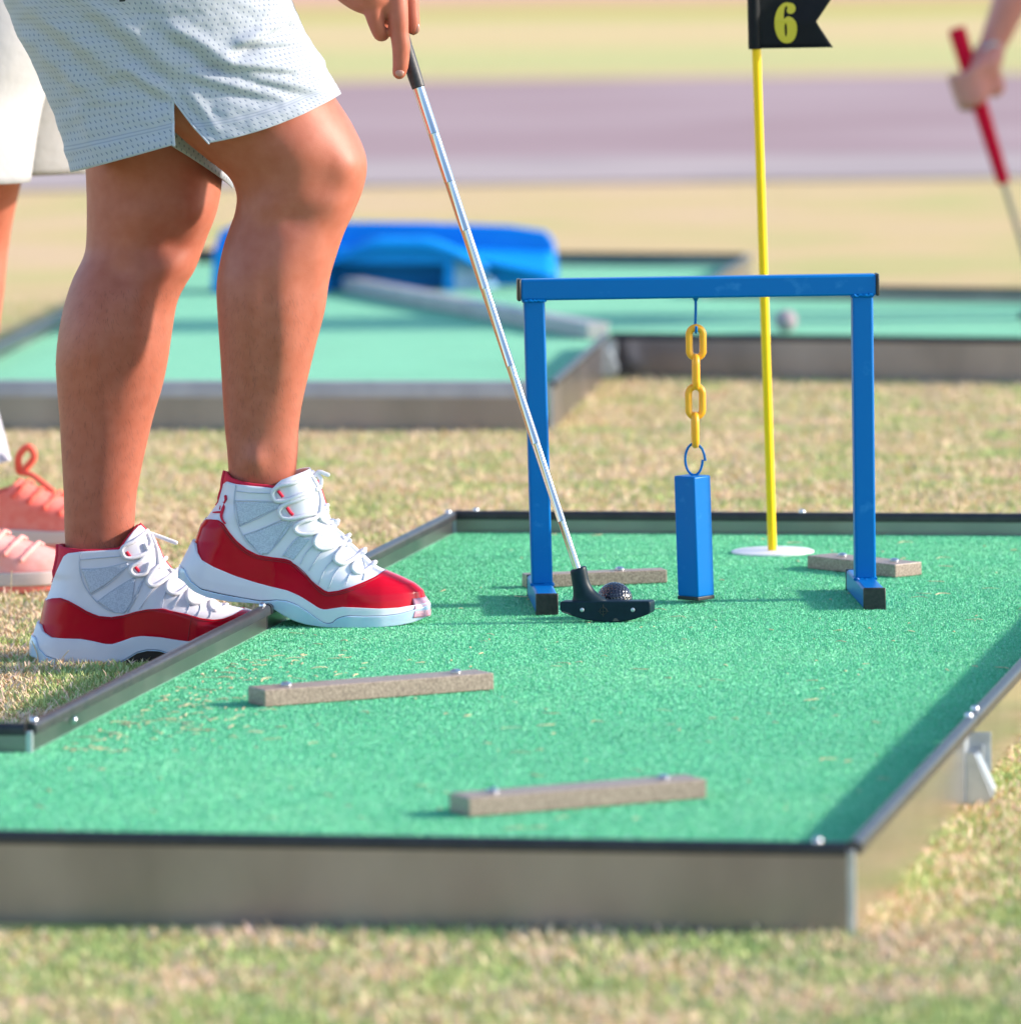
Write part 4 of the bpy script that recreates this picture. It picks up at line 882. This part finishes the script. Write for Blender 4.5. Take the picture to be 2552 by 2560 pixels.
# ------------------------------------------------------------------ second lane system behind
btrack = thing('putting_track', 'blurred green putting lane with pale rails behind the golfer', 'mini golf lane', tuple(dz(700, 690, GZ)))
bp_ = {n: dz(x, y, RT) for n, x, y in (('K', -140, 717), ('B', 1038, 719), ('C', 1142, 627), ('D', 2150, 638), ('E', 2150, 547), ('F', 1325, 534), ('G', 1412, 478), ('I', 360, 470))}
seq = [bp_[n] for n in 'KBCDEFGI']
for p in seq: p.z = 0
n = len(seq); b = MB()
b.add(seq + [p + Vector((0, 0, -.03)) for p in seq], [tuple(range(n)), tuple(range(2 * n - 1, n - 1, -1))] + [(i, i + n, (i + 1) % n + n, (i + 1) % n) for i in range(n)])
b.build('turf', M['turf'], btrack, smooth=False)
ctr = sum(seq, Vector()) / n
for i in range(n):
    p, q = seq[i], seq[(i + 1) % n]; d = (q - p).normalized(); o_ = Vector((d.y, -d.x, 0))
    if i == 0: wall_run(btrack, p, q, o_, RT, GZ - .01, M['steel'], M['pale'], .008, rail_h=.028, inset=.012)
    elif i in (1, 7, 5): wall_run(btrack, p, q, o_, RT, GZ - .01, M['steel'], M['edge_side'], inset=.012)
    else: wall_run(btrack, p, q, o_, RT, GZ - .01, M['steel'], M['rubber'], inset=.012)
    MB().box((p.x, p.y, (RT + GZ) / 2 - .003), (.004, 0, 0), (0, .004, 0), (0, 0, (RT - GZ) / 2 - .002)).build('corner_post', M['galv'], btrack, smooth=False)
dv0, dv1 = dz(665, 552, 0), dz(1128, 640, 0); d = (dv1 - dv0).normalized(); o_ = Vector((-d.y, d.x, 0)); c = (dv0 + dv1) / 2
MB().box((c.x, c.y, .0155), d * ((dv1 - dv0).length / 2), o_ * .022, (0, 0, .0150)).build('divider_rail', M['pale'], btrack, smooth=False, bevel=.003)
wc = bp_['C']; dd = (bp_['C'] - bp_['B']).normalized(); oo = Vector((dd.y, -dd.x, 0))
pc = bp_['C'] - dd * .07
wall_clip(btrack, Vector((pc.x, pc.y, 0)), oo, dd, -.014, .95)
# pale ball on that lane
pb = dz(1482, 616, .012); golf_ball('golf_ball', (pb.x, pb.y, .0225), M['ballp'], 'pale pink golf ball on the far lane behind the yellow pole', False)
# blue moulded ramp
RY = dz(700, 552, 0).y
rp = lambda x, y, Y=0.0: dy(x, y, RY + Y)
ramp = thing('ramp_obstacle', 'low blue plastic ramp with a tunnel opening on the blurred lane', 'mini golf ramp', (*rp(700, 550).xy, 0))
def zof(P): return P
k = MB()
prof = [(398, 552), (404, 470), (416, 436), (450, 422), (600, 419), (800, 420), (960, 426), (1030, 436), (1046, 456), (1052, 500), (1054, 551)]
k.prism([rp(x, y, .16) for x, y in prof], (0, .02, 0)).build('back_panel', M['ramp'], ramp, bevel=.004)
k = MB(); rows = []
for i in range(41):       # curved deck sweeping from the back panel down to the front
    t = i / 40.; row = []
    for j in range(13):
        s = j / 12.; x = 404 + t * 642
        crest = 463 + 30 * abs(t - .45) ** 1.5
        zb = rp(x, crest, .16).z; zf = max(.004, rp(x, 470 + 150 * max(0, t - .62) ** 1.1 + 60 * max(0, .16 - t), .02).z)
        z = zb + (zf - zb) * (s ** 1.7); row.append(Vector((rp(x, 500, .08).x, RY + .16 - .14 * s, z)))
    rows.append(row)
k.grid(rows).build('deck', M['ramp'], ramp, solid=.006)
rows = []
for i in range(25):       # rounded hump over the tunnel
    t = i / 24.; row = []
    for yy, g_ in ((.0, 0), (.004, .6), (.012, .85), (.03, 1), (.07, 1.04), (.12, 1.04), (.15, 1.0)):
        q = 600 + 320 * t; top = 552 - (552 - 447) * min(1, math.sin(math.pi * (.12 + .76 * t)) ** .8 * 1.05) * (.78 + .22 * g_)
        row.append(rp(q, top, yy))
    rows.append(row)
MB().grid(rows).build('tunnel_hump', M['ramp'], ramp, solid=.004, angle=60)
fx = lambda x, y: rp(x, y, .02)
k = MB()
def front(poly, m, nm, th=.006): MB().prism([fx(x, y) for x, y in poly], (0, th, 0)).build(nm, m, ramp, smooth=False, bevel=.001)
front([(404, 552), (404, 474), (620, 474), (620, 552)], M['ramp'], 'front_panel')
front([(620, 498), (620, 474), (838, 474), (838, 498)], M['ramp'], 'front_panel')
front([(838, 552), (838, 474), (856, 474), (856, 552)], M['ramp'], 'front_panel')
MB().prism([rp(620, 551, .14), rp(838, 551, .14), rp(838, 480, .14), rp(620, 480, .14)], (0, .004, 0)).build('tunnel_back', M['ramp'], ramp, smooth=False)
MB().prism([rp(x, y, .02 + (x - 856) * .0016) for x, y in ((858, 552), (858, 486), (880, 492), (930, 528), (950, 552))], (0, .006, 0)).build('side_ramp', M['ramp_sunlit'], ramp, smooth=False)

# ------------------------------------------------------------------ people in the background
def knit_shoe(person, Y, x_heel, y_bot, length, hgt, mu, ml, name_label):
    """simple running shoe seen from the side; x_heel, y_bot photograph pixels"""
    sc = FPX / Y; o_ = at_y(x_heel, y_bot, Y)
    back = [(0, 0), (-2, 20), (0, 45), (6, 75), (4, 100)]; front = [(length - 10, 0), (length + 2, 12), (length, 30), (length - 12, 44), (length - 50, 58), (length - 95, 72), (length - 130, 88), (length - 165, 106)]
    f = lambda L: [(x, -y) for x, y in L]
    s = ShoeShape(o_, 1000.0, (0, 0), Y, f(back), f(front), 0); s.set_sole(f([(-5, 2), (60, 0), (200, 0), (length, 8)]))
    up = s.shell(f([(-10, 26), (60, 28), (length * .6, 26), (length + 20, 28)]), f([(-10, 92), (40, 84), (80, 80), (95, 84), (118, 104), (length, 104)]), 70, 22).build('running_shoe', mu, person, merge=1e-6, solid=.003, angle=0)
    up['label'] = name_label
    s.shell(f([(-10, 8), (length + 20, 10)]), f([(-10, 34), (60, 32), (length * .6, 27), (length + 20, 30)]), 70, 8, off=.004).build('midsole', M['foam'], up, merge=1e-6, solid=.005, angle=0)
    s.shell(f([(-5, 1), (60, 0), (200, 0), (length + 10, 6)]), f([(-10, 9), (length + 20, 11)]), 70, 4, off=.003, close_bottom=True).build('outsole', M['coral'], up, merge=1e-6, solid=.003, angle=0)
    k = MB()
    for i in range(5):
        x0 = 118 + i * 22; z0 = 92 - i * 8
        P = [s.surf(x, -z, .002) for x, z in ((x0 - 14, z0 - 16), (x0 - 2, z0 - 4), (x0 + 6, z0 + 2))]; k.tube(P, .0035, 8, round_ends=True)
        k.tube([P[-1], Vector((P[-1].x + .006, 2 * s.org.y - P[-1].y, P[-1].z - .004))], .0035, 8)
    t0 = s.world(.112, -.012, .108)
    k.tube(vspline([t0, t0 + Vector((.000, -.01, .022)), t0 + Vector((.014, -.016, .037)), t0 + Vector((.022, -.012, .022)), t0 + Vector((.006, -.006, .002))], 18), .0050, 8)
    k.tube(vspline([t0, t0 + Vector((.02, -.016, -.004)), t0 + Vector((.05, -.03, -.026))], 10), .004, 8)
    k.build('laces', ml, up)
    return s
Y2n, Y2f = 8.97, 9.5
p2 = thing('person', 'blurred bystander in white shorts and coral running shoes behind the golfer', 'person', (dz(-80, 1115, GZ).x, 9.2, GZ))
d2 = lambda x, y, Y: dy(x, y, Y)
k = MB()
hip2 = (d2(-20, -160, Y2n + .12) + d2(-20, -160, Y2f - .2)) / 2
na = at_y(-215, 1330, Y2n); fa = at_y(-40, 1215, Y2f)
for sgn, pts, rr in ((0, [hip2 + Vector((0, -.09, 0)), d2(-100, 200, Y2n + .08), d2(-135, 480, Y2n), d2(-150, 640, Y2n), d2(-140, 900, Y2n), na + Vector((0, 0, .02))], [.095, .09, .062, .06, .042, .04]),
                     (1, [hip2 + Vector((0, .09, 0)), d2(-40, 180, Y2f - .1), d2(-54, 420, Y2f), d2(-66, 560, Y2f), d2(-66, 760, Y2f), fa + Vector((-.01, 0, .03))], [.095, .085, .058, .055, .040, .038])):
    Q = spline([(*tuple(p), r_) for p, r_ in zip(pts, rr)], 40); k.tube([Vector(q[:3]) for q in Q], [float(q[3]) for q in Q], 20)
c2 = hip2 + Vector((.02, 0, .45)); h2 = c2 + Vector((.02, 0, .30))
k.tube(vspline([hip2 - Vector((0, 0, .08)), hip2 + Vector((0, 0, .2)), c2, c2 + Vector((0, 0, .14)), h2 - Vector((0, 0, .06))], 14), [.13, .14, .145, .145, .145, .15, .15, .15, .15, .14, .12, .08, .06, .055], 20); k.ball(h2 + Vector((0, 0, .05)), (.095, .075, .115), 20)
for sgn in (-1, 1): k.tube(vspline([c2 + Vector((0, sgn * .1, .10)), c2 + Vector((0, sgn * .2, .06)), c2 + Vector((-.05, sgn * .24, -.2)), c2 + Vector((.02, sgn * .22, -.42))], 14), .042, 14, round_ends=True)
remeshed('body', k, M['skin'], p2, .008, 5, .5)
k = MB()
for pts, rr in (([hip2 + Vector((0, -.09, .05)), d2(-50, 60, Y2n + .1), d2(-82, 200, Y2n + .08), d2(-98, 344, Y2n + .05)], [.13, .125, .112, .108]), ([hip2 + Vector((0, .09, .05)), d2(20, 60, Y2f - .15), d2(28, 200, Y2f - .1), d2(36, 326, Y2f - .06)], [.13, .125, .115, .112])):
    Q = spline([(*tuple(p), r_) for p, r_ in zip(pts, rr)], 30)
    P_ = [Vector(q[:3]) for q in Q]; rs = []
    for i, q in enumerate(Q):
        rs.append([P_[i] + Vector((math.cos(a), math.sin(a), 0)) * float(q[3]) * (1 + .05 * math.sin(5 * a + i * .1) * i / 30) for a in (2 * math.pi * j / 40 for j in range(40))])
    kk = MB(); kk.rings(rs, cap=False); k.add(kk.v, kk.f)
k.build('shorts', M['whitecloth'], p2, solid=.003, angle=0)
k = MB().tube([hip2 + Vector((0, 0, .05)), c2, c2 + Vector((0, 0, .14))], [.19, .19, .15], 24); k.build('shirt', M['shirt'], p2)
MB().ball(h2 + Vector((-.01, 0, .075)), (.1, .08, .1), 18).build('hair', M['hair'], p2)
knit_shoe(p2, Y2n, -300, 1478, 268, 100, M['pinkshoe'], M['pinkshoe'], 'pale pink running shoe closer to the camera')
knit_shoe(p2, Y2f, -145, 1372, 262, 100, M['coral'], M['corallace'], 'deep coral running shoe with a bow tied lace')
MB().tube([fa + Vector((-.008, 0, .03)), fa + Vector((-.012, 0, .06)), fa + Vector((-.020, 0, .10))], [.048, .045, .043], 20).build('sock', M['sock'], p2)
MB().tube([na + Vector((0, 0, .02)), na + Vector((0, 0, .08)), na + Vector((0, 0, .14))], [.047, .045, .046], 20).build('sock', M['sock'], p2)

Y3 = 13.2
q7 = lambda x, y, Y=0.0: at_y(2280 + x / 4.294, y / 4.294, Y3 + Y)
p3 = thing('person', 'blurred player at the right edge gripping a red handled putter', 'person', (at_y(2900, 900, Y3).x, Y3 + .1, GZ))
gr0, gr1 = q7(470, 300), at_y(2508, 458, Y3)
k = MB()
wr = q7(860, 480, .01); sh3 = q7(2300, -1500, .05); el3 = q7(1250, -420, .02)
Q = spline([(*tuple(p), r_) for p, r_ in ((sh3, .055), ((sh3 + el3) / 2, .05), (el3, .044), (q7(1060, 0, .01), .036), (wr, .027))], 30); k.tube([Vector(q[:3]) for q in Q], [float(q[3]) for q in Q], 18)
k.tube(vspline([wr, q7(800, 620, -.005), q7(740, 760, -.008)], 8), [.027, .03, .032, .034, .035, .034, .033, .03], 18, round_ends=True, flat=.8)
for i, (y0, rr) in enumerate(((790, .0115), (890, .0115), (985, .011), (1075, .010))):   # four fingers wrapped round the grip
    o1 = 60 * i / 3
    k.tube(vspline([q7(770 + o1 * .3, y0 - 60, -.022), q7(640 + o1, y0 + 10, -.034), q7(500 + o1, y0 + 40, -.026), q7(430 + o1 * 1.6, y0 + 60, .004), q7(520 + o1, y0 + 80, .026), q7(640 + o1, y0 + 60, .026)], 18), rr, 12, round_ends=True)
k.tube(vspline([q7(830, 640, -.02), q7(700, 720, -.034), q7(640, 790, -.036), q7(640, 850, -.034)], 10), [.016, .015, .014, .013, .0125, .012, .0115, .011, .0105, .0095], 12, round_ends=True)
k.tube(vspline([q7(800, 700, .0), q7(860, 860, .005), q7(880, 930, .005)], 8), .022, 12, round_ends=True)
tor = sh3 + Vector((.20, .1, -.12)); hp = Vector((tor.x + .05, tor.y, .88 + GZ))
k.tube(vspline([hp - Vector((0, 0, .08)), (hp + tor) / 2, tor, tor + Vector((0, 0, .16)), tor + Vector((0, 0, .26))], 14), [.13, .14, .14, .14, .15, .15, .15, .15, .15, .14, .12, .08, .06, .055], 20); k.ball(tor + Vector((-.02, 0, .38)), (.095, .075, .115), 20)
k.tube([tor + Vector((0, 0, .09)), sh3], [.06, .055], 14)
for sgn in (-1, 1): k.tube(vspline([hp + Vector((0, sgn * .09, 0)), hp + Vector((.01, sgn * .11, -.42)), Vector((hp.x, hp.y + sgn * .12, GZ + .09))], 16), [.09, .088, .085, .08, .075, .07, .062, .058, .056, .055, .055, .052, .048, .043, .04, .038], 16); k.tube([Vector((hp.x + .03, hp.y + sgn * .12, GZ + .04)), Vector((hp.x - .17, hp.y + sgn * .12, GZ + .03))], [.04, .03], 14, round_ends=True)
remeshed('body', k, M['skin2'], p3, .006, 5, .5)
MB().tube([hp + Vector((0, 0, .0)), (hp + tor) / 2, tor + Vector((0, 0, .1))], [.19, .18, .16], 24).build('shirt', M['shirt'], p3)
k = MB()
for sgn in (-1, 1): k.tube([hp + Vector((0, sgn * .08, .05)), hp + Vector((.01, sgn * .1, -.38))], [.12, .11], 20)
k.build('shorts', M['whitecloth'], p3)
MB().ball(tor + Vector((0, 0, .41)), (.1, .08, .1), 18).build('hair', M['hair'], p3)
MB().tube(vspline([q7(770 + 0, 525, -.035), q7(850, 470, -.03), q7(930, 480, -.02)], 8), .003, 8).build('bracelet', M['galv'], p3)
put2 = thing('putter', 'blurred putter with a thick red grip in the hand at the right edge', 'putter', tuple(at_y(2700, 905, Y3)))
MB().tube([gr0, gr0 + (gr1 - gr0) * .03, gr0 + (gr1 - gr0) * .5, gr1], [.015, .0175, .0155, .0125], 18).build('grip', M['redgrip'], put2)
dd2 = (gr1 - gr0).normalized(); e_ = gr1 + dd2 * ((gr1.z + .0) / -dd2.z * .93)
MB().tube([gr1 - dd2 * .01, e_], [.0058, .0048], 14).build('shaft', M['bronze'], put2)
MB().box(e_ + Vector((.01, 0, -.02)), (.055, 0, 0), (0, .012, 0), (0, 0, .014)).build('head', M['putter'], put2, bevel=.003)

# ------------------------------------------------------------------ grass and loose bits
def in_poly(X, Y, P):
    ins_ = np.zeros(len(X), bool); m = len(P)
    for i in range(m):
        (x0, y0), (x1, y1) = P[i], P[(i + 1) % m]
        c = ((y0 > Y) != (y1 > Y)) & (X < (x1 - x0) * (Y - y0) / (y1 - y0 + 1e-12) + x0); ins_ ^= c
    return ins_
TPOLY = [tuple(TP(*q).xy) for q in ((-.004, -.004), (-.004, Ln + .004), (Wd + .004, Ln + .004), (Wd + .004, Ls + .004), (EXT + .004, Ls + .004), (EXT + .004, -.004))]
BPOLY = [tuple(p.xy) for p in seq]
def field(X, Y, f, sd):
    return np.array([mnoise.noise(Vector((x * f, y * f, sd))) for x, y in zip(X, Y)])
def grass_patch(regs, name):
    XS, YS, HS = [], [], []
    for x0, x1, y0, y1, dens, h in regs:
        c = int((x1 - x0) * (y1 - y0) * dens); X = rng.uniform(x0, x1, c); Y = rng.uniform(y0, y1, c)
        keep = ~in_poly(X, Y, TPOLY) & ~in_poly(X, Y, BPOLY) & (np.abs(X) < .079 * Y + .12)
        XS.append(X[keep]); YS.append(Y[keep]); HS.append(np.full(keep.sum(), h))
    X, Y, H = map(np.concatenate, (XS, YS, HS)); c = len(X)
    g = field(X, Y, 7., 1.) + .6 * field(X, Y, 23., 5.)
    # green tufts grow a little taller than the dry matted stalks
    green = (g + rng.normal(0, .34, c)) > np.where((Y < 6.3) | ((X > .2) & (Y < 8)), -.06, np.where(Y > 9.2, .22, .04))
    H = H * rng.uniform(.5, 1.3, c) * np.where(green, 1.0, .75)
    lean = np.where(green, rng.uniform(.1, .9, c), rng.uniform(.5, 1.5, c)); az = rng.uniform(0, 2 * np.pi, c)
    Lh = H * np.where(green, 1.0, 1.5); wv = rng.uniform(.0006, .0014, c); wa = az + np.pi / 2 + rng.normal(0, .5, c)
    dx, dy_, dzv = np.cos(az) * np.sin(lean) * Lh, np.sin(az) * np.sin(lean) * Lh, np.cos(lean) * Lh
    bx, by = np.cos(wa) * wv, np.sin(wa) * wv
    z0 = np.full(c, GZ - .001) + np.where(green, 0, rng.uniform(0, .004, c))
    v0 = np.stack([X - bx, Y - by, z0], 1); v1 = np.stack([X + bx, Y + by, z0], 1)
    m0 = np.stack([X - bx * .8 + dx * .5, Y - by * .8 + dy_ * .5, z0 + dzv * .6], 1); m1 = np.stack([X + bx * .8 + dx * .5, Y + by * .8 + dy_ * .5, z0 + dzv * .6], 1)
    tp = np.stack([X + dx, Y + dy_, z0 + dzv * .95], 1)
    co = np.stack([v0, v1, m1, m0, tp], 1).reshape(-1, 3).astype(np.float32)
    idx = np.arange(c)[:, None] * 5
    loops = np.concatenate([idx + np.array([[0, 1, 2, 3]]), idx + np.array([[3, 2, 4]])], 1).ravel().astype(np.int32)
    me = bpy.data.meshes.new(name); me.vertices.add(c * 5); me.vertices.foreach_set('co', co.ravel())
    me.loops.add(c * 7); me.loops.foreach_set('vertex_index', loops)
    me.polygons.add(c * 2); st = np.stack([np.arange(c) * 7, np.arange(c) * 7 + 4], 1).ravel().astype(np.int32); me.polygons.foreach_set('loop_start', st)
    try: me.polygons.foreach_set('loop_total', np.tile([4, 3], c).astype(np.int32))
    except Exception: pass
    me.update(calc_edges=True); me.validate()
    pal_g = np.array([(.39, .50, .18), (.45, .55, .21), (.54, .57, .24), (.34, .46, .16)]); pal_d = np.array([(.78, .61, .37), (.77, .55, .37), (.80, .66, .42), (.72, .53, .32), (.79, .54, .42)])
    colr = np.where(green[:, None], pal_g[rng.integers(0, 4, c)], pal_d[rng.integers(0, 5, c)]) * rng.uniform(.8, 1.15, c)[:, None]
    at = me.color_attributes.new('tint', 'FLOAT_COLOR', 'POINT')
    at.data.foreach_set('color', np.repeat(np.concatenate([colr, np.ones((c, 1))], 1), 5, 0).astype(np.float32).ravel())
    me.materials.append(M['blade'])
    o = bpy.data.objects.new(name, me); COL.objects.link(o); return tag(o, 'short dry and green grass around the putting lanes', kind='stuff')
grass_patch([(-.85, -.05, 7.0, 8.8, 80000, .010), (-.85, .2, 8.8, 9.9, 36000, .011), (-1.0, 1.0, 9.2, 12.6, 30000, .009), (-.65, .62, 5.0, 6.05, 60000, .010), (.2, .75, 5.4, 7.6, 56000, .010), (-1.2, 1.3, 12.4, 15, 9000, .012)], 'grass')
def turf_fibres(c):
    a = rng.uniform(.004, Wd + .16, c); b = rng.uniform(.004, Ln - .004, c)
    P0 = np.array(TP(0, 0)); X = P0[0] - U.x * a + V.x * b; Y = P0[1] - U.y * a + V.y * b
    keep = ((a < Wd - .004) | (b < Ls - .004)) & (np.abs(X) < .079 * Y + .05); X, Y = X[keep], Y[keep]; c = len(X)
    h = rng.uniform(.0010, .0026, c); az = rng.uniform(0, 6.283, c); ln = rng.uniform(.1, 1.3, c); wv = rng.uniform(.0006, .0011, c); wa = rng.uniform(0, 6.283, c)
    bx, by = np.cos(wa) * wv, np.sin(wa) * wv; z0 = np.full(c, -.0003)
    co = np.stack([np.stack([X - bx, Y - by, z0], 1), np.stack([X + bx, Y + by, z0], 1), np.stack([X + np.cos(az) * np.sin(ln) * h, Y + np.sin(az) * np.sin(ln) * h, np.cos(ln) * h], 1)], 1).reshape(-1, 3)
    co = (co - np.array(track.location)).astype(np.float32)
    me = bpy.data.meshes.new('turf_pile'); me.vertices.add(3 * c); me.vertices.foreach_set('co', co.ravel()); me.loops.add(3 * c); me.loops.foreach_set('vertex_index', np.arange(3 * c, dtype=np.int32))
    me.polygons.add(c); me.polygons.foreach_set('loop_start', np.arange(0, 3 * c, 3, dtype=np.int32)); me.update(calc_edges=True)
    pal = np.array([(.11, .53, .275), (.14, .58, .315), (.17, .64, .365), (.225, .71, .425), (.345, .79, .55)]); colr = pal[rng.choice(5, c, p=[.2, .28, .27, .18, .07])]
    aa, bb_ = X * U.x + Y * U.y, X * V.x + Y * V.y
    wear = .5 * np.sin(bb_ * 5.1 + 1.3 * np.sin(aa * 4.0)) + .35 * np.sin(aa * 13.0 + 1.7 * np.sin(bb_ * 3.1)) + .3 * np.sin(bb_ * 21 + aa * 7) + .25 * np.sin(aa * 31 - bb_ * 17)
    colr = colr * (1 + .06 * wear)[:, None]; colr[:, 0] *= 1 + .22 * np.clip(wear, 0, 1)
    at = me.color_attributes.new('tint', 'FLOAT_COLOR', 'POINT'); at.data.foreach_set('color', np.repeat(np.concatenate([colr, np.ones((c, 1))], 1), 3, 0).astype(np.float32).ravel())
    me.materials.append(M['blade']); o = bpy.data.objects.new('turf_pile', me); COL.objects.link(o); o.parent = track; tag(o, kind='stuff')
turf_fibres(1000000)
# a few tall dry stalks beside the sneaker on the grass
k = MB()
for (x, y, hx, hy, hh) in ((205, 1655, -10, 0, .030), (255, 1655, 0, 0, .022), (385, 1640, 22, 0, .055), (370, 1648, 8, 0, .022), (100, 1660, -8, 0, .03), (30, 1520, 2, 0, .05), (150, 1665, 12, 0, .02), (440, 1640, 10, 0, .018)):
    p = at_z(x, y, GZ); p.y -= .01; k.tube(vspline([p, p + Vector((hx * .0003, 0, hh * .5)), p + Vector((hx * .001, -.003, hh))], 8), [.0006] * 8, 5)
tag(k.build('dry_stalks', M['straw']), 'thin dry stalks standing beside the sneaker on the grass', kind='stuff')
# clippings lying on the turf
k = MB()
def clip(p, L, a, r):
    d = Vector((math.cos(a), math.sin(a), 0)) * L / 2; c = Vector((random.uniform(-.25, .25) * L, random.uniform(-.25, .25) * L, random.uniform(.0, .0015)))
    k.tube(vspline([p - d, p + c, p + d], 6), [r * .5, r, r, r, r, r * .4], 5, flat=.5)
for _ in range(430):
    a, b0 = random.uniform(.02, Wd - .02), random.uniform(.02, Ln - .02)
    if random.random() < .45: a = Wd - .03 - abs(random.gauss(0, .09)); b0 = Ls + .1 + random.uniform(-.1, .75)
    if not (.01 < a < Wd - .01 and .01 < b0 < Ln): continue
    clip(TP(a, b0, .0014), random.choice([.004, .006, .009, .014, .022]), random.uniform(0, 6.3), random.uniform(.0006, .0013))
tag(k.build('grass_clippings', M['straw']), 'dry clippings scattered over the green turf', kind='stuff')
